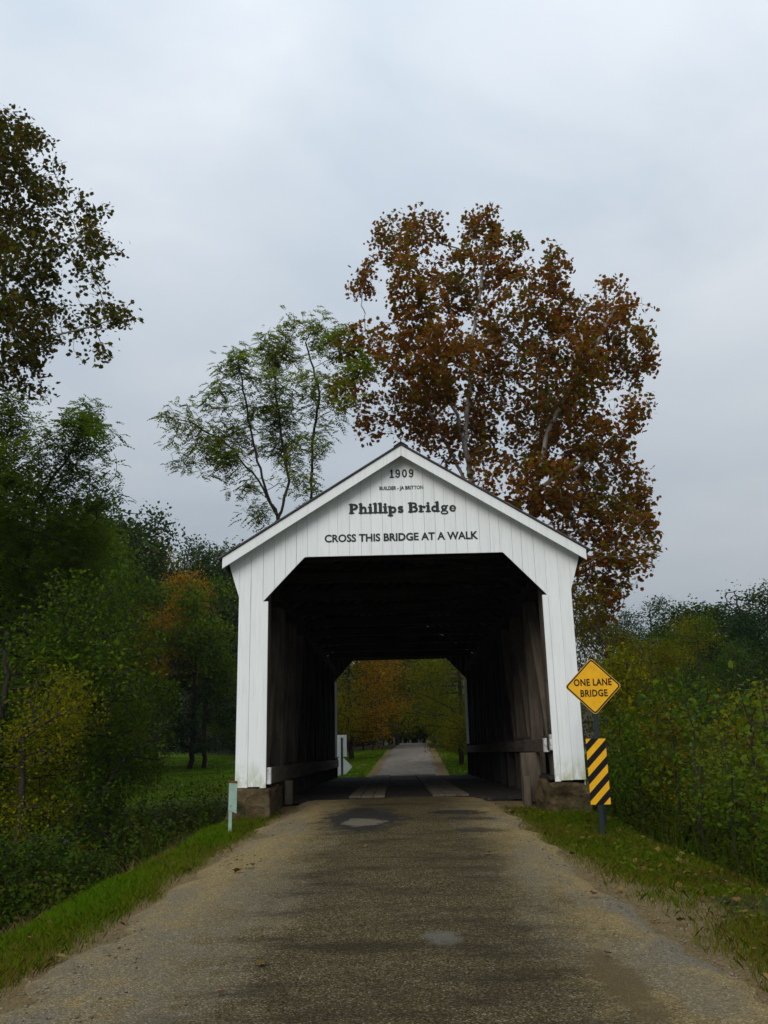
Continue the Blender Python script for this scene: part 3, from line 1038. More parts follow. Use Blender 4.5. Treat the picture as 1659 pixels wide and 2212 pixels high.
def compound_mesh(name, C, length, pairs, r, lw=.09):
    """pinnate leaves: paired narrow leaflets along a drooping stalk"""
    n = len(C)
    az = r.rand(n) * 2 * np.pi
    D = np.stack([np.cos(az), np.sin(az), r.normal(size=n) * .35 - .1], -1)
    D /= np.linalg.norm(D, axis=1)[:, None]
    Sx = np.cross(D, np.array([0, 0, 1.]))
    Sx /= np.linalg.norm(Sx, axis=1)[:, None]
    L = length * (r.rand(n) * .6 + .7)
    out = []
    for j in range(pairs):
        t = (j + 1) / pairs
        org = C + D * (L * t)[:, None] - np.array([0, 0, 1.]) * (L * t * t * .35)[:, None]
        for s in (-1, 1):
            d = Sx * s * .8 + D * .55 + r.normal(size=(n, 3)) * .15 - np.array([0, 0, .25])
            d /= np.linalg.norm(d, axis=1)[:, None]
            w = np.cross(d, np.array([0, 0, 1.])) + r.normal(size=(n, 3)) * .15
            w /= np.linalg.norm(w, axis=1)[:, None]
            ll = (L * .30 * (1.1 - .45 * abs(t - .5) * 2))[:, None]
            ww = ll * lw / .3
            out.append(np.stack([org, org + d * ll * .45 + w * ww, org + d * ll, org + d * ll * .45 - w * ww], 1))
    V = np.concatenate(out, 0)
    return mesh_np(name, V, np.arange(len(V) * 4).reshape(-1, 4), 4)

def leaf_points(P, par, r, thr, per, spread, rs, clump=.8):
    tw = np.where(r < thr)[0]
    tw = tw[par[tw] >= 0]
    # twigs carry very different numbers of leaves: full sprays next to nearly bare ones
    q = P[tw] + .25 * np.sin(P[tw][:, [1, 2, 0]] * 2.1)
    cell = np.floor(q / clump).astype(np.int64)
    hsh = (cell * np.array([73856093, 19349663, 83492791])).sum(1) % 1009 / 1009.
    num = rs.poisson(per * (.15 + 1.7 * hsh))
    i = np.repeat(tw, num)
    t = rs.rand(len(i), 1)
    c = P[i] * t + P[par[i]] * (1 - t)
    return c + rs.normal(size=c.shape) * spread

LEAF = {
    'sycamore_rust': mat_leaf('rust_and_olive_sycamore_leaf', [(.080, .105, .004), (.12, .105, .004), (.17, .085, .006), (.23, .078, .009), (.19, .052, .008), (.29, .145, .007)], .5),
    'sycamore_olive': mat_leaf('dull_olive_sycamore_leaf', [(.036, .056, .004), (.058, .072, .004), (.085, .072, .005), (.11, .062, .006), (.046, .076, .006)], .35),
    'walnut': mat_leaf('light_green_walnut_leaf', [(.085, .14, .006), (.13, .19, .006), (.19, .21, .006), (.09, .15, .010), (.24, .20, .006)], .5),
    'locust': mat_leaf('fresh_green_locust_leaf', [(.050, .10, .004), (.085, .15, .004), (.13, .17, .004), (.055, .11, .008), (.16, .16, .004)], .5),
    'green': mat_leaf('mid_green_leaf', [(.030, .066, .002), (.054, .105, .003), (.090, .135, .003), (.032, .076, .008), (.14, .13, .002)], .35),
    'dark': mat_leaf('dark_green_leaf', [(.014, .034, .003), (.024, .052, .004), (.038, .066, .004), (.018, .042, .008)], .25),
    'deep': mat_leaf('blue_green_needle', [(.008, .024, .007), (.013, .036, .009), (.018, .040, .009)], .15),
    'yellow': mat_leaf('yellow_green_leaf', [(.085, .115, .002), (.15, .155, .002), (.22, .185, .003), (.07, .11, .003), (.28, .19, .003)], .45),
    'orange': mat_leaf('orange_leaf', [(.20, .11, .002), (.30, .13, .002), (.33, .17, .003), (.15, .12, .003), (.24, .080, .003)], .45),
    'brown': mat_leaf('brown_olive_leaf', [(.075, .076, .003), (.12, .085, .004), (.070, .088, .003), (.16, .095, .005)], .4),
    'weed': mat_leaf('wet_weed_leaf', [(.013, .030, .003), (.024, .050, .004), (.040, .068, .003), (.042, .040, .005), (.085, .10, .004)], .3, .45),
    'bright': mat_leaf('bright_green_leaf', [(.045, .090, .005), (.075, .13, .007), (.11, .15, .008), (.055, .080, .006)], .45, .45),
    'grass': mat_leaf('grass_blade', [(.042, .105, .002), (.062, .15, .002), (.088, .17, .003), (.13, .165, .006), (.16, .13, .02)], .35, .6),
    'moss': mat_leaf('mossy_grass_blade', [(.040, .085, .002), (.060, .12, .002), (.085, .11, .003), (.12, .115, .006), (.13, .085, .018), (.075, .045, .012)], .3, .6),
    'dry': mat_leaf('dry_fallen_leaf', [(.10, .05, .02), (.16, .085, .035), (.07, .035, .018), (.22, .15, .04), (.13, .05, .03)], .15, .7),
    'straw': mat_leaf('dry_straw', [(.20, .13, .05), (.13, .09, .04), (.26, .18, .08)], .15, .7),
}
BARK = {
    'pale': mat_bark('pale_sycamore_bark', [(.3, (.10, .085, .065)), (.5, (.24, .22, .19)), (.7, (.42, .40, .36))], 3),
    'dark': mat_bark('dark_bark', [(.3, (.012, .011, .009)), (.6, (.035, .028, .02)), (.8, (.06, .05, .038))]),
    'stem': mat_bark('grey_green_stem', [(.3, (.014, .013, .008)), (.7, (.035, .030, .020))]),
}

def make_tree(name, base, stems, blobs, natt, step, kill, seed, leafkind, leafmat, bark, tip=.009, expo=2.3, rmax=.45, thr=.022, per=6, spread=.2, lsize=.2, up=.5, droop=.3, pairs=5, trop=(0, 0, .06), rmin=0.0):
    base = np.array(base, float)
    P, par = grow(stems, blobs, natt, step, kill, seed, trop=trop)
    r = radii(P, par, tip, expo, rmax)
    rs = np.random.RandomState(seed + 77)
    root = empty(name, tuple(base))
    tm = tubes('trunk', P - base, par, r, rmin)
    link('trunk', tm, BARK[bark], root)
    C = leaf_points(P, par, r, thr, per, spread, rs) - base
    if leafkind == 'compound': lm = compound_mesh('crown', C, lsize, pairs, rs)
    else: lm = leaf_mesh('crown', C, lsize, leafkind, rs, up, droop=droop)
    link('crown', lm, LEAF[leafmat], root)
    return root

def pxblobs(lst, Y, seed, dep=2.5, rad=1.0, near=None):
    """crown clumps read off the photograph as (x, y, radius), given real depth"""
    r = np.random.RandomState(seed)
    out = []
    for b in lst:
        yy = Y + r.uniform(-dep, dep)
        c = at(b[0], b[1], yy)
        q = b[2] * np.linalg.norm(c - np.array([0, 0, CAM_H])) / 1940 * rad
        out.append((c[0], c[1], c[2], q, q * 1.15, q))
    return out
def pxline(lst, Y): return [at(x, y, Y + (l[0] if l else 0)) for x, y, *l in lst]

# rust-coloured sycamore behind the bridge
base = np.array([4.9, 29.5, -2.0])
blobs = pxblobs([(855, 525, 62), (915, 485, 42), (1040, 495, 52), (1085, 560, 62), (1000, 610, 80), (905, 640, 75), (785, 615, 40), (1185, 575, 52), (1150, 680, 95), (1255, 680, 55), (1312, 635, 42), (1370, 668, 40), (1330, 760, 85), (1390, 790, 42), (1220, 800, 105), (1080, 780, 95), (960, 780, 95), (870, 750, 80), (785, 760, 60), (745, 850, 50), (830, 880, 70), (940, 900, 75), (1060, 920, 85), (1190, 930, 105), (1300, 920, 85), (1370, 880, 50), (1280, 1050, 105), (1180, 1040, 80), (1385, 1060, 45), (1340, 1150, 75), (1260, 1180, 85), (1405, 1160, 35), (1310, 1255, 60), (1120, 1060, 60), (1050, 1010, 60), (960, 960, 50), (880, 930, 45), (800, 930, 40), (900, 830, 60), (1390, 1110, 45), (1230, 1260, 60), (1350, 1220, 60), (1290, 1320, 55), (1400, 1210, 32), (1240, 1120, 60)], 29.5, 4, 2.6)
stems = [[base, at(1130, 1330, 29.5), at(1030, 1090, 29.5), at(1003, 960, 29.4), at(968, 840, 29), at(945, 730, 28.5), at(905, 640, 28.2), at(865, 560, 28)],
         [at(1003, 960, 29.4), at(1012, 860, 29.8), at(1020, 740, 30), at(1040, 620, 30.2), at(1045, 520, 30)],
         [at(1130, 1330, 29.5), at(1155, 1060, 29), at(1185, 930, 28.6), at(1235, 830, 28.4), at(1290, 740, 28.6), at(1330, 660, 29)],
         [at(1030, 1090, 29.5), at(960, 950, 30), at(900, 830, 30.5), at(800, 730, 30.5)],
         [at(1155, 1060, 29), at(1260, 1000, 28.5), at(1350, 930, 28.4)]]
tag(make_tree('sycamore_tree', base, stems, blobs, 9000, .28, .36, 11, 'star', 'sycamore_rust', 'pale', tip=.0068, expo=2.25, rmax=.30, thr=.019, per=10, spread=.15, lsize=.17),
    'tall autumn sycamore with rust brown leaves and pale limbs rising behind the bridge roof', 'tree')

# airy walnut to its left
base = np.array([-4.1, 27.0, -1.8])
blobs = pxblobs([(650, 700, 42), (600, 755, 55), (700, 720, 42), (740, 740, 45), (775, 790, 45), (750, 860, 40), (720, 900, 36), (520, 785, 52), (470, 850, 48), (400, 900, 42), (352, 900, 20), (560, 850, 60), (480, 950, 60), (395, 1000, 34), (620, 850, 55), (680, 840, 50), (530, 1050, 48), (600, 950, 60), (560, 1110, 40), (690, 950, 42), (655, 1030, 36), (380, 960, 30), (435, 1010, 34)], 27, 8, 2.0)
stems = [[base, at(640, 1330, 27), at(600, 1118, 27), at(572, 1050, 27), at(548, 960, 26.8), at(530, 860, 26.5), at(515, 780, 26.3)],
         [at(600, 1118, 27), at(560, 1040, 26.5), at(490, 960, 26), at(420, 915, 25.8), at(360, 900, 25.6)],
         [at(640, 1330, 27), at(672, 1080, 27.5), at(674, 960, 27.6), at(690, 850, 27.4), at(660, 740, 27.2)],
         [at(600, 1118, 27), at(625, 1040, 27.4), at(610, 960, 27.6), at(590, 800, 27.6)],
         [at(672, 1080, 27.5), at(640, 1030, 27.5), at(600, 1000, 27.3)]]
tag(make_tree('walnut_tree', base, stems, blobs, 3400, .24, .36, 21, 'compound', 'walnut', 'dark', tip=.0072, expo=2.3, rmax=.17, thr=.02, per=4, spread=.14, lsize=.34, pairs=6),
    'airy green walnut tree with dark forked trunk and feathery leaves left of the gable', 'tree')

# tall sycamore at the left edge, nearer
base = np.array([-12.5, 21.5, -1.5])
blobs = pxblobs([(0, 330, 85), (65, 305, 45), (110, 375, 45), (35, 450, 95), (140, 430, 52), (212, 478, 42), (235, 540, 34), (160, 545, 62), (60, 580, 85), (205, 595, 42), (0, 700, 95), (90, 700, 72), (170, 690, 52), (250, 680, 42), (288, 690, 28), (215, 740, 34), (185, 805, 18), (235, 785, 20), (40, 800, 60), (95, 840, 26), (-150, 300, 130), (-150, 500, 150), (-130, 700, 150), (-330, 480, 170), (-300, 720, 150), (-60, 860, 60)], 21.5, 5, 1.8)
stems = [[base, at(-170, 1300, 21.5), at(-140, 1000, 21.5), at(-90, 760, 21.5), at(-70, 560, 21.5), at(-40, 400, 21.5), at(20, 310, 21.4)],
         [at(-90, 760, 21.5), at(30, 648, 21), at(116, 557, 20.8), at(190, 500, 20.6)],
         [at(-140, 1000, 21.5), at(0, 800, 21.2), at(110, 730, 21), at(250, 690, 20.8)],
         [at(-140, 1000, 21.5), at(-260, 760, 22), at(-320, 520, 22)]]
tag(make_tree('sycamore_tree', base, stems, blobs, 6500, .25, .33, 31, 'star', 'sycamore_olive', 'pale', tip=.0070, expo=2.25, rmax=.34, thr=.019, per=9, spread=.14, lsize=.135),
    'dull olive sycamore with ragged branches against open sky above the left roadside woods', 'tree')

# feathery green tree under it
base = np.array([-15.5, 31.0, -1.0])
blobs = pxblobs([(200, 905, 48), (150, 935, 52), (235, 960, 34), (170, 1015, 72), (80, 1000, 85), (25, 900, 60), (105, 1120, 80), (210, 1080, 55), (30, 1120, 90), (160, 1190, 80), (225, 1160, 55), (60, 1230, 90), (-80, 1000, 110), (-80, 1160, 110), (200, 1250, 70), (240, 1045, 36)], 30, 15, 2.4)
stems = [[base, at(60, 1420, 30.5), at(50, 1250, 30), at(80, 1080, 29.8), at(150, 980, 29.5), at(200, 900, 29.4)],
         [at(50, 1250, 30), at(-40, 1080, 30), at(20, 930, 30)],
         [at(60, 1420, 30.5), at(130, 1230, 29.5), at(210, 1120, 29)]]
tag(make_tree('locust_tree', base, stems, blobs, 4200, .30, .42, 41, 'compound', 'locust', 'dark', tip=.009, expo=2.3, rmax=.22, thr=.028, per=6, spread=.18, lsize=.44, pairs=5),
    'feathery fresh green tree with pinnate leaves standing above the dark left roadside thicket', 'tree')

# ---- prototypes for the woods: built once at the origin, then copied
PROTO = {}
def proto(key, stems, blobs, natt, step, kill, seed, leafkind, per, spread, lsize, tip=.012, thr=.03, up=.5, droop=.3, rmax=.3, rmin=0.0, trop=(0, 0, .06), pairs=5):
    P, par = grow(stems, blobs, natt, step, kill, seed, trop=trop)
    r = radii(P, par, tip, 2.3, rmax)
    rs = np.random.RandomState(seed + 5)
    C = leaf_points(P, par, r, thr, per, spread, rs)
    tm = tubes('trunk', P, par, r, rmin)
    lm = compound_mesh('crown', C, lsize, pairs, rs) if leafkind == 'compound' else leaf_mesh('crown', C, lsize, leafkind, rs, up, droop=droop)
    tm.materials.append(BARK['dark'])
    lm.materials.append(LEAF['green'])
    PROTO[key] = (tm, lm)
def rblobs(seed, n, cz, rr_, hh, r0, r1):
    r = np.random.RandomState(seed)
    out = []
    for i in range(n):
        v = ball(1, r)[0]
        q = r.uniform(r0, r1)
        out.append((v[0] * rr_, v[1] * rr_, cz + v[2] * hh, q, q, q * .85))
    return out
# 10 m broad crown, two of them
for key, sd_ in (('broad', 3), ('broad2', 14)):
    proto(key, [[(0, 0, -.5), (.1, 0, 2.0), (0, .15, 4.2), (-.2, .1, 6.5), (0, 0, 8.2)]], rblobs(sd_, 15, 6.1, 2.7, 3.0, .9, 1.5), 1900, .28, .40, sd_, 'quad', 20, .24, .14)
# 10 m tall narrow crown
proto('tall', [[(0, 0, -.5), (.05, .1, 3), (-.1, 0, 6), (0, 0, 8.6)]], rblobs(23, 15, 6.2, 1.5, 3.6, .7, 1.1), 1300, .27, .38, 23, 'quad', 20, .22, .14)
# full to the ground, for edges of the woods
proto('edge', [[(0, 0, -.4), (.1, 0, 1.5), (-.1, .1, 3.6), (0, 0, 6.0)], [(.1, 0, 1.5), (1.2, .3, 3)], [(.1, 0, 1.0), (-1.2, -.4, 2.6)]], rblobs(33, 20, 3.9, 2.4, 3.6, .9, 1.3), 2300, .26, .37, 33, 'oval', 18, .2, .095, up=.8)
# layered hemlock
bl = []
rr_ = np.random.RandomState(6)
for z in np.arange(1.6, 9.5, .62):
    R_ = 3.1 * (1 - z / 10.6) + .35
    for k in range(7):
        a = rr_.rand() * 6.28
        bl.append((math.cos(a) * R_ * .62, math.sin(a) * R_ * .62, z - R_ * .10, R_ * .42, R_ * .42, .2))
proto('hemlock', [[(0, 0, -.5), (0, .05, 3), (.05, 0, 6), (0, 0, 9.6)]], bl, 1900, .27, .36, 44, 'long', 18, .15, .22, up=.9, trop=(0, 0, -.05))
# slender sapling 5 m
proto('sapling', [[(0, 0, -.3), (.06, 0, 1.4), (-.04, .05, 3.0), (.05, 0, 4.6)]], rblobs(52, 12, 3.0, .65, 1.9, .35, .6), 420, .18, .26, 52, 'oval', 6, .13, .11, tip=.005, thr=.013, rmax=.035)
proto('sapling2', [[(0, 0, -.3), (-.08, .03, 1.4), (.06, -.05, 2.8), (0, .05, 4.4)], [(-.08, .03, 1.4), (.5, .2, 2.9), (.7, .2, 3.8)]], rblobs(57, 12, 2.8, .8, 1.9, .35, .6), 420, .18, .26, 57, 'oval', 6, .13, .11, tip=.005, thr=.013, rmax=.035)
# large-leaved sapling
proto('bigleaf', [[(0, 0, -.3), (.1, 0, 1.3), (0, .1, 2.6), (.15, 0, 3.7)], [(.1, 0, 1.3), (-.6, .1, 2.2)]], rblobs(61, 10, 2.4, .8, 1.3, .4, .6), 240, .20, .30, 61, 'star', 4, .13, .115, tip=.006, thr=.02, rmax=.03, up=.9)
# bush 2.2 m
proto('bush', [[(0, 0, -.3), (0, 0, .6), (.1, 0, 1.4)], [(0, 0, .2), (.6, .2, 1.0)], [(0, 0, .2), (-.6, -.1, .9)]], rblobs(71, 14, 1.05, .95, .75, .4, .6), 700, .14, .20, 71, 'oval', 11, .1, .062, tip=.005, thr=.014, rmax=.03, up=.7)

def plant(name, key, x, y, s, mat, label, cat='tree', group=None, rz=None, sz=1.0, dz=0.0, bark='dark'):
    z = float(ground_h(x, y)) - .03 + dz
    rz = rnd.uniform(0, 6.28) if rz is None else rz
    root = empty(name, (x, y, z), rz)
    root.scale = (s, s, s * sz)
    tag(root, label, cat, group)
    for nm, me, m in (('trunk', PROTO[key][0], BARK[bark]), ('crown', PROTO[key][1], LEAF[mat])):
        o = bpy.data.objects.new(nm, me)
        COL.objects.link(o)
        o.parent = root
        o.material_slots[0].link = 'OBJECT'
        o.material_slots[0].material = m
    return root
def plant_px(name, key, px, ptop, Y, mat, label, H=10.0, wide=1.0, **kw):
    """a tree of the given depth whose crown tops out at the height read at (px, ptop)"""
    c = at(px, ptop, Y)
    g = float(ground_h(c[0], Y))
    h = (c[2] - g) / H
    return plant(name, key, float(c[0]), Y, h * wide, mat, label, sz=1 / wide, **kw)

# left roadside woods, near to far
LW = [
    ('maple_tree', 'edge', 130, 1290, 24, 'green', 'fresh green leafy tree with low boughs over the left ditch', 7.2, .95),
    ('maple_tree', 'broad', 20, 1280, 22, 'green', 'mid green bushy tree rooted in the ditch beside the left verge', 9.3, 1.15),
    ('maple_tree', 'broad2', 255, 1350, 28, 'green', 'green tree with a dark bare trunk at the edge of the left lawn', 9.3, .8),
    ('small_maple', 'edge', 60, 1480, 18.5, 'yellow', 'low yellow green tree among the left ditch weeds', 7.2, .9),
    ('hemlock_tree', 'hemlock', 425, 1290, 50, 'deep', 'dark blue green hemlock with drooping layered boughs beyond the left lawn', 9.8, 1.25),
    ('maple_tree', 'broad', 355, 1195, 55, 'orange', 'orange autumn maple among dark trees beyond the left lawn', 9.3, .8),
    ('elm_tree', 'broad2', 455, 1240, 50, 'green', 'yellowish green tree close beside the bridge eave behind the hemlock', 9.3, .9),
    ('oak_tree', 'tall', 270, 1065, 62, 'dark', 'tall dark oak rising over the orange maple', 9.6, 1.25),
    ('oak_tree', 'broad', 200, 1040, 66, 'dark', 'broad dark oak behind the feathery green tree', 9.3, 1.0),
    ('ash_tree', 'broad', 60, 1010, 40, 'dark', 'dense dark ash filling the gap under the feathery green tree', 9.3, 1.0),
    ('ash_tree', 'broad2', 215, 1090, 46, 'green', 'deep green ash between the feathery tree and the orange maple', 9.3, .95),
    ('ash_tree', 'broad2', -60, 960, 38, 'green', 'tall green ash under the olive sycamore at the wood edge', 9.3, .9),
    ('ash_tree', 'edge', 240, 1250, 36, 'dark', 'low dark ash with boughs down to the left lawn', 7.2, .7),
    ('poplar_tree', 'tall', 305, 1085, 78, 'brown', 'yellow brown thin topped tree on the left skyline', 9.6, 1.2),
    ('poplar_tree', 'tall', 345, 1120, 84, 'yellow', 'pale yellow thin topped tree on the left skyline', 9.6, 1.1),
]
for nm, key, px, pt_, Y, mat, lab, H, wd in LW:
    plant_px(nm, key, px, pt_, Y, mat, lab, H, wd)
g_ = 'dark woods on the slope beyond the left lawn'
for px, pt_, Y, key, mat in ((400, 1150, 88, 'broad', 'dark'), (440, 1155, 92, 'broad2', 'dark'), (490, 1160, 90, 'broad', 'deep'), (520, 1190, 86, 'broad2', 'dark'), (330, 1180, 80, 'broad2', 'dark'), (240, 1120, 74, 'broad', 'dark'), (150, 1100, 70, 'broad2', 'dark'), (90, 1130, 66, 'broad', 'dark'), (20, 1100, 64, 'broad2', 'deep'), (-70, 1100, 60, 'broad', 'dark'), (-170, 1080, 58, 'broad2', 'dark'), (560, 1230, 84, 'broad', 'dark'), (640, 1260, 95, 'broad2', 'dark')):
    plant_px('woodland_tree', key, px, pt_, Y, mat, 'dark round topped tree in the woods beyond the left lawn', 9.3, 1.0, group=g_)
g_ = 'low edge trees along the left lawn'
for px, pt_, Y, mat in ((300, 1430, 66, 'dark'), (220, 1440, 48, 'green'), (380, 1440, 68, 'dark'), (470, 1460, 70, 'dark'), (130, 1420, 38, 'dark'), (40, 1400, 36, 'green'), (-60, 1350, 32, 'dark'), (520, 1450, 66, 'deep')):
    plant_px('edge_tree', 'edge', px, pt_, Y, mat, 'leafy tree branching low along the far edge of the left lawn', 7.2, 1.2, group=g_)

# beyond the bridge
for nm, key, px, pt_, Y, mat, lab, H, wd in [
    ('maple_tree', 'edge', 755, 1330, 50, 'orange', 'orange brown maple hanging over the lawn beyond the bridge', 7.2, 1.0),
    ('maple_tree', 'edge', 700, 1330, 46, 'yellow', 'yellow green maple beside the lawn seen through the bridge', 7.2, .9),
    ('maple_tree', 'edge', 985, 1370, 42, 'yellow', 'bright yellow tree leaning over the gravel road beyond the bridge', 7.2, 1.05),
    ('maple_tree', 'edge', 1030, 1390, 40, 'yellow', 'yellow leafy tree against the right side of the far portal', 7.2, .9),
    ('elm_tree', 'broad', 850, 1290, 66, 'green', 'green elm arching over the crest of the gravel road', 9.3, 1.2),
    ('elm_tree', 'edge', 815, 1340, 60, 'brown', 'brownish elm behind the orange maple beyond the bridge', 7.2, 1.0)]:
    plant_px(nm, key, px, pt_, Y, mat, lab, H, wd)
g_ = 'dark woods behind the crest of the gravel road'
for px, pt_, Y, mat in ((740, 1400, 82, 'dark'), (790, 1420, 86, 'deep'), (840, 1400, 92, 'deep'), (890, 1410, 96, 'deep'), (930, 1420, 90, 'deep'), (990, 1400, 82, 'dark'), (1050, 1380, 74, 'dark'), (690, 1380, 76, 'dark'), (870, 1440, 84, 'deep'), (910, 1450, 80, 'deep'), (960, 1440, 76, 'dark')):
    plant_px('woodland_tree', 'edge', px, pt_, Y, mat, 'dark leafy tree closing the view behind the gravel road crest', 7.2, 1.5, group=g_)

# right side
for nm, key, px, pt_, Y, mat, lab, H, wd in [
    ('oak_tree', 'broad', 1580, 1235, 52, 'dark', 'broad dark oak topping the right skyline', 9.3, 1.4),
    ('oak_tree', 'broad2', 1700, 1245, 50, 'dark', 'dark oak at the far right edge beside another oak', 9.3, 1.2),
    ('maple_tree', 'broad', 1440, 1305, 45, 'yellow', 'yellow topped maple behind the right thicket', 9.3, .9),
    ('elm_tree', 'broad2', 1500, 1330, 40, 'green', 'mid green tree between the yellow maple and the dark oak', 9.3, .9),
    ('elm_tree', 'broad', 1395, 1350, 34, 'yellow', 'yellow green tree growing close behind the ONE LANE BRIDGE sign', 9.3, .8),
    ('elm_tree', 'edge', 1300, 1290, 27, 'brown', 'olive brown tree beside the right bridge wall', 7.2, .6),
    ('elm_tree', 'tall', 1345, 1330, 24, 'yellow', 'narrow yellow olive tree between the bridge wall and the thicket', 9.6, .8),
    ('hickory_tree', 'tall', 1460, 1285, 80, 'brown', 'reddish brown tree on the right skyline', 9.6, 1.3),
    ('hickory_tree', 'broad2', 1400, 1290, 84, 'dark', 'far blue green tree on the right skyline beside the sycamore', 9.3, 1.0)]:
    plant_px(nm, key, px, pt_, Y, mat, lab, H, wd)
g_ = 'dark woods behind the right thicket'
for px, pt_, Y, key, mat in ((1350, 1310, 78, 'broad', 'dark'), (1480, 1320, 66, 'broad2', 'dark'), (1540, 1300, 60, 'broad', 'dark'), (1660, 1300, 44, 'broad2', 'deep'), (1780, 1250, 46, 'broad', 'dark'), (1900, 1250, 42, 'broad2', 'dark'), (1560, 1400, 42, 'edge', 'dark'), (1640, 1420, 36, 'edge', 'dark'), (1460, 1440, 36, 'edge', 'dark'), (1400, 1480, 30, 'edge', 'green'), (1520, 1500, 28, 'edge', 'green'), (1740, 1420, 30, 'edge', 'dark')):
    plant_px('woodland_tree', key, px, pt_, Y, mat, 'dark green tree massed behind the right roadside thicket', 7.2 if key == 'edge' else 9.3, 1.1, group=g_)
TONE = {'green': 'mid green', 'yellow': 'yellow green', 'weed': 'dark wet green', 'brown': 'olive brown', 'dark': 'very dark green', 'orange': 'orange'}
r_ = random.Random(12)
for i in range(34):
    Y = r_.uniform(14.5, 26)
    px = r_.uniform(1285, 1690)
    pt_ = r_.uniform(1400, 1640)
    mt = r_.choice(('green', 'yellow', 'yellow', 'brown', 'green'))
    plant_px('sapling', r_.choice(('sapling', 'sapling2')), px, pt_, Y, mt, 'slender %s sapling with a bare thin stem in the right roadside thicket' % TONE[mt], 4.9, .95, group='%s saplings in the right thicket' % TONE[mt], bark='stem')
g_ = 'broad leaved saplings above the right ditch'
for px, pt_, Y, s in ((1470, 1410, 13.5, .8), (1590, 1350, 14.5, .8), (1650, 1440, 12.0, .9), (1500, 1560, 12.5, .9), (1420, 1480, 15.5, .8), (1560, 1540, 11.5, .9), (1700, 1480, 11, 1)):
    plant_px('broadleaf_sapling', 'bigleaf', px, pt_, Y, 'bright', 'sapling with large pale green lobed leaves above the right ditch', 3.9, s, group=g_, bark='stem')
for i in range(14):
    Y = r_.uniform(11.5, 19)
    x = r_.uniform(4.6, 4.9 + (Y - 6) * .42)
    mt = r_.choice(('weed', 'weed', 'green', 'brown', 'yellow'))
    plant('bush', 'bush', x, Y, r_.uniform(.8, 1.35), mt, 'low %s bush filling the right roadside ditch' % TONE[mt], 'bush', '%s bushes in the right ditch' % TONE[mt])
for i in range(34):
    Y = r_.uniform(12.5, 24)
    x = -r_.uniform(4.6, 5.2 + (Y - 6) * .40)
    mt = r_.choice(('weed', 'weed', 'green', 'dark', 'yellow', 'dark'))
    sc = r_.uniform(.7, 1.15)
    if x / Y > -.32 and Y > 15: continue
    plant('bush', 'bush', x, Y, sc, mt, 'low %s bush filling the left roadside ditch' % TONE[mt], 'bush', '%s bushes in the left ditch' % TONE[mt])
# undergrowth closing the view beyond the bridge
for i in range(16):
    plant('shrub', 'bush', float(road_c(80)) - 5 + i * .75, r_.uniform(77, 84), r_.uniform(2.2, 3.2), 'dark', 'large dark shrub closing the view just behind the gravel road crest', 'shrub', 'large shrubs behind the crest')
for i in range(64):
    side = r_.choice((-1, 1))
    Y = r_.uniform(60, 84) if side < 0 else r_.uniform(42, 84)
    off = r_.uniform(2.2, 4.5) if side > 0 else r_.uniform(2.6, 12)
    if Y > 75: off = r_.uniform(-.5, 9)
    mt = r_.choice(('dark', 'dark', 'green')) if Y > 66 else r_.choice(('yellow', 'green', 'orange') if side > 0 else ('brown', 'green', 'dark'))
    plant('shrub', 'bush', float(road_c(Y)) + side * off, Y, r_.uniform(1.4, 2.6) * (1 if Y > 60 else .7), mt, '%s shrub in the undergrowth beside the gravel road beyond the bridge' % TONE[mt], 'shrub', '%s shrubs beyond the bridge' % TONE[mt])

# ------------------------------------------------------------------ ground cover nobody could count
def scatter(n, xr, yr, test, seed):
    r = np.random.RandomState(seed)
    x = r.uniform(*xr, n)
    y = r.uniform(*yr, n)
    k = test(x, y, r)
    return np.stack([x[k], y[k], ground_h(x[k], y[k])], -1), r

def blades(name, C, r, h0, h1, w, lean, mat, label, cat):
    n = len(C)
    h = r.uniform(h0, h1, n)
    a = r.rand(n) * 2 * np.pi
    L = np.stack([np.cos(a), np.sin(a), 0 * a], -1) * (h * r.uniform(.1, lean, n))[:, None]
    b = r.rand(n) * 2 * np.pi
    Wd = np.stack([np.cos(b), np.sin(b), 0 * b], -1) * w
    up = np.stack([0 * h, 0 * h, h], -1)
    V = np.stack([C - Wd, C + Wd, C + L * .35 + up * .6 + Wd * .6, C + L + up, C + L * .35 + up * .6 - Wd * .6], 1)
    m = mesh_np(name, V, np.arange(n * 5).reshape(n, 5), 5)
    return tag(link(name, m, mat), label, cat, kind='stuff')

def lat_of(x, y): return x - road_c(y), np.abs(x - road_c(y)) - road_w(y)
def verge_test(x, y, r):
    s, a = lat_of(x, y)
    n = vnoise(x, y, .9) * .6 + vnoise(x, y, 3.5) * .4
    ok_l = (s < 0) & (a < 1.9) & (r.rand(len(x)) < np.clip(1.6 - a * 1.0, .06, 1) * sstep(-.38 + n * .3, .0 + n * .4, a))
    m = vnoise(x + 31, y, .75) * .65 + vnoise(x, y + 17, 2.6) * .35
    near_b = sstep(10.5, 13.5, y)
    ok_r = (s > 0) & (a < 2.4) & (r.rand(len(x)) < (.18 + .82 * sstep(.25 - near_b * .25, .52 - near_b * .2, m)) * sstep(-.55 + n * .3, -.02 + n * .45, a) * np.clip(1.5 - a * .5, .1, 1))
    return (ok_l | ok_r) & ~((np.abs(x - BX) < 3.0) & (y > 15.6))
C, r = scatter(460000, (-5.2, 5.4), (4.5, 17), verge_test, 81)
left_ = (C[:, 0] < 0) & (r.rand(len(C)) < .15 + .85 * sstep(-.1, .5, lat_of(C[:, 0], C[:, 1])[1]) * (.45 + .55 * (vnoise(C[:, 0], C[:, 1], 1.1) > .35)))
blades('verge_grass', C[left_], r, .025, .095, .0040, 1.1, LEAF['grass'], 'short bright green grass on the bank left of the road', 'grass')
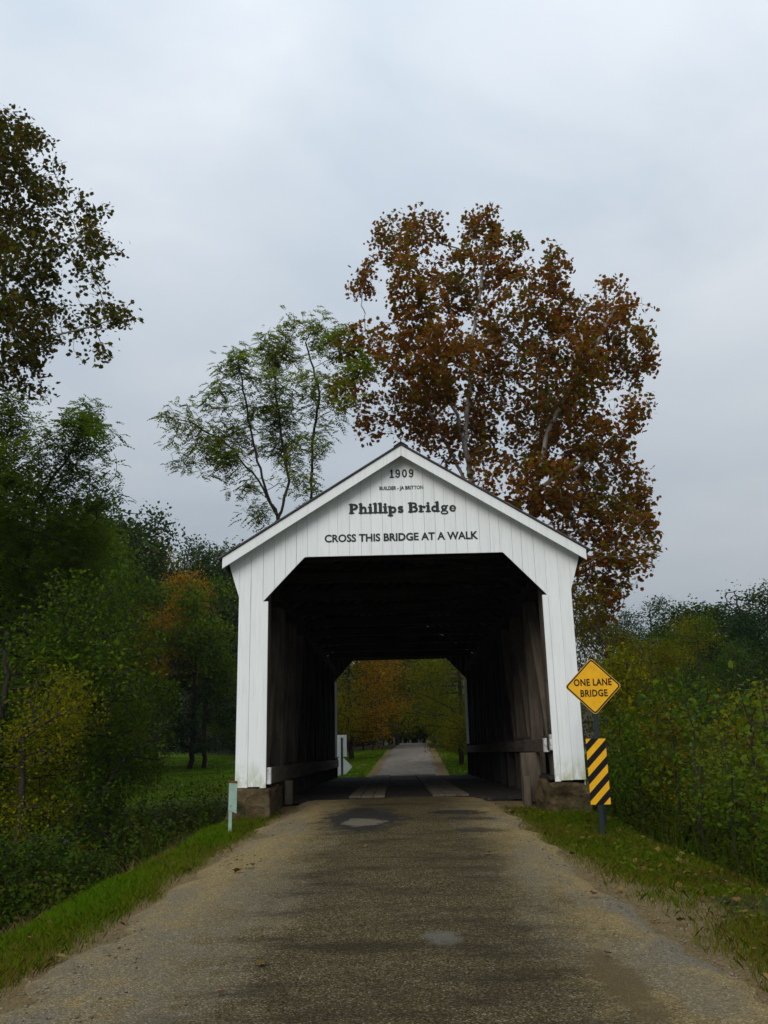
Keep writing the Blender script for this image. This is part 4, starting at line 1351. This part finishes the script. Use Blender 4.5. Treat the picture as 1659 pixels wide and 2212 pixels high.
blades('mossy_verge', C[~left_], r, .02, .085, .0042, 1.3, LEAF['moss'], 'mossy olive grass mixed with brown along the ragged road edges', 'grass')
def lawn_test(x, y, r):
    s, a = lat_of(x, y)
    return (a > .25) & (x + y * .1 < 14)
C, r = scatter(110000, (-26, 8), (33.3, 60), lawn_test, 82)
blades('lawn_grass', C, r, .05, .12, .014, .8, LEAF['grass'], 'mown lawn beyond the creek', 'grass')

def weed_patch(name, C, r, h0, h1, nl, lsize, mat, label):
    n = len(C)
    h = r.uniform(h0, h1, n)
    a = r.rand(n) * 2 * np.pi
    lean = np.stack([np.cos(a), np.sin(a)], -1) * (h * r.uniform(.05, .4, n))[:, None]
    t = np.tile((np.arange(nl) + .8) / nl, n)
    i = np.repeat(np.arange(n), nl)
    pos = C[i].copy()
    pos[:, :2] += lean[i] * (t ** 1.5)[:, None] + r.normal(size=(len(i), 2)) * .06
    pos[:, 2] += h[i] * t
    m = leaf_mesh(name, pos, lsize, 'quad', r, .6, droop=.6)
    return tag(link(name, m, mat), label, 'weeds', kind='stuff')
def lweed(x, y, r):
    s, a = lat_of(x, y)
    return (s < 0) & (a > np.where(y > 13, 1.0, 1.6) + vnoise(x, y, .8) * .5) & (y > 9.5 + 0 * x) & ~((y < 13) & (x < -4.3) & (y < 12 + vnoise(x, y, .7) * 2)) & ((y < 20) | (r.rand(len(x)) < .5))
C, r = scatter(11000, (-17, -3.3), (9.5, 24), lweed, 83)
weed_patch('ditch_weeds', C, r, .4, 1.3, 22, .07, LEAF['weed'], 'dense dark wet weeds filling the ditch left of the verge')
def bankweed(x, y, r):
    return (x < -3.2 - vnoise(x, y, .5)) & (r.rand(len(x)) < .9)
C, r = scatter(5200, (-19, -3.3), (25.5, 32.6), bankweed, 93)
weed_patch('bank_weeds', C, r, .5, 1.5, 15, .10, LEAF['weed'], 'tall dark weeds along the creek bank in front of the lawn')
def rweed(x, y, r):
    s, a = lat_of(x, y)
    return (s > 0) & (a > 1.5 + vnoise(x, y, .8) * .7) & ~((y > 15) & (np.abs(x - BX) < 3.2))
C, r = scatter(8500, (3.8, 15), (6.5, 24), rweed, 84)
weed_patch('thicket_weeds', C, r, .4, 1.4, 22, .065, LEAF['weed'], 'dense dark undergrowth below the right roadside thicket')
def creep(x, y, r):
    s, a = lat_of(x, y)
    n = vnoise(x, y, 1.3)
    return np.where(s > 0, (a > -.1 + n * .5) & (a < 2.6) & (n > .35), (a > .1) & (a < 1.6) & (n > .62)) & (y < 15.2)
C, r = scatter(9000, (-5, 5.8), (5, 15.5), creep, 85)
C[:, 2] += r.uniform(.01, .09, len(C))
tag(link('ground_ivy', leaf_mesh('ground_ivy', C, .055, 'oval', r, 1.2), LEAF['bright']), 'small round leaved weeds creeping over the road verges', 'weeds', kind='stuff')
def litter(x, y, r):
    s, a = lat_of(x, y)
    return (a > -.35) & (a < 2.6) & (r.rand(len(x)) < np.where(s > 0, .85, .2) * np.clip(a * 2, .15, 1))
C, r = scatter(3600, (-5.5, 5.5), (5, 16), litter, 86)
C[:, 2] += .035
tag(link('leaf_litter', leaf_mesh('leaf_litter', C, .075, 'star', r, 1.3), LEAF['dry']), 'dry brown leaves scattered over the verges', 'leaf litter', kind='stuff')
def straw(x, y, r):
    s, a = lat_of(x, y)
    return (s < 0) & (a > .95) & (a < 1.45) & (y > 7) & (vnoise(x, y, .8) > .48)
C, r = scatter(16000, (-5, -2.5), (6, 15), straw, 87)
blades('dead_grass', C, r, .06, .22, .004, 1.4, LEAF['straw'], 'dead straw coloured grass at the edge of the left bank', 'grass')

def stalk(x, y, r):
    s, a = lat_of(x, y)
    return (a > .9) & (a < 3.2) & (vnoise(x, y, .9) > .35) & ~((y > 14.5) & (np.abs(x - BX) < 3.2))
C, r = scatter(5200, (-6.2, 6.2), (5, 19), stalk, 91)
blades('tall_grass', C, r, .18, .75, .006, .8, LEAF['weed'], 'tall dark grass stalks at the outer edge of both verges', 'grass')
# loose stones on the shoulders
def stones(x, y, r):
    s, a = lat_of(x, y)
    return (a > -1.1) & (a < .65) & (r.rand(len(x)) < np.clip((a + 1.1) * .8, 0, 1) * np.clip(1.6 - a * 2, 0, 1)) & ~((y > 14.8) & (np.abs(x - BX) > 2.0))
C, r = scatter(26000, (-3.6, 3.6), (5, 17), stones, 88)
zz = road_z(C[:, 1])
s__, a__ = lat_of(C[:, 0], C[:, 1])
u_ = np.clip((a__ + road_w(C[:, 1])) / (road_w(C[:, 1]) + .05), 0, 1)
C[:, 2] = np.maximum(C[:, 2], zz + .03 * (1 - u_ ** 2) - sstep(.80, 1, u_) * .16)
oct_ = np.array([(1, 0, 0), (0, 1, 0), (-1, 0, 0), (0, -1, 0), (0, 0, .7), (0, 0, -.7)])
of = np.array([(0, 1, 4), (1, 2, 4), (2, 3, 4), (3, 0, 4), (1, 0, 5), (2, 1, 5), (3, 2, 5), (0, 3, 5)])
sz_ = .004 + .011 * r.rand(len(C)) ** 2.2
V = C[:, None] + (oct_[None] + r.normal(size=(len(C), 6, 3)) * .25) * sz_[:, None, None]
F = (np.arange(len(C)) * 6)[:, None, None] + of[None]
M['pebble'] = mat_leaf('loose_gravel', [(.10, .078, .045), (.16, .128, .08), (.22, .185, .13), (.08, .062, .038), (.30, .27, .22)], 0.0, .8)
tag(link('loose_gravel', mesh_np('loose_gravel', V, F.reshape(-1, 3), 3), M['pebble']), 'loose gravel scattered along the road shoulders', 'gravel', kind='stuff')

# single fallen leaves lying on the road
rs = np.random.RandomState(5)
for x, y, sz in ((-1.62, 10.4, .14), (-1.72, 10.15, .11), (1.05, 10.9, .13), (1.75, 8.6, .08), (1.95, 7.4, .08), (-.95, 6.5, .09), (-1.1, 5.9, .05), (2.25, 6.0, .09), (-2.1, 11.4, .08), (.4, 9.3, .05), (-.4, 11.6, .05), (1.4, 6.6, .05)):
    me = leaf_mesh('fallen_leaf', np.zeros((1, 3)), sz * 1.1, 'star', rs, 2.5, .45)
    o = link('fallen_leaf', me, LEAF['dry'], None, (x, y, float(road_z(y)) + .045))
    tag(o, 'small dry brown leaf lying on the worn road surface', 'leaf', 'fallen leaves on the road')

# ------------------------------------------------------------------ damp air
bm = bmesh.new()
add_box(bm, -262, 262, -40, 262, -4.5, 38)
hz = link('haze', bm_mesh('haze', bm))
hm = bpy.data.materials.new('damp_air')
hm.use_nodes = True
hn = hm.node_tree
hn.nodes.clear()
pv = hn.nodes.new('ShaderNodeVolumePrincipled')
pv.inputs['Color'].default_value = (.80, .88, 1, 1)
pv.inputs['Density'].default_value = .00016
ho = hn.nodes.new('ShaderNodeOutputMaterial')
hn.links.new(pv.outputs[0], ho.inputs['Volume'])
hz.data.materials.append(hm)
tag(hz, kind='stuff')
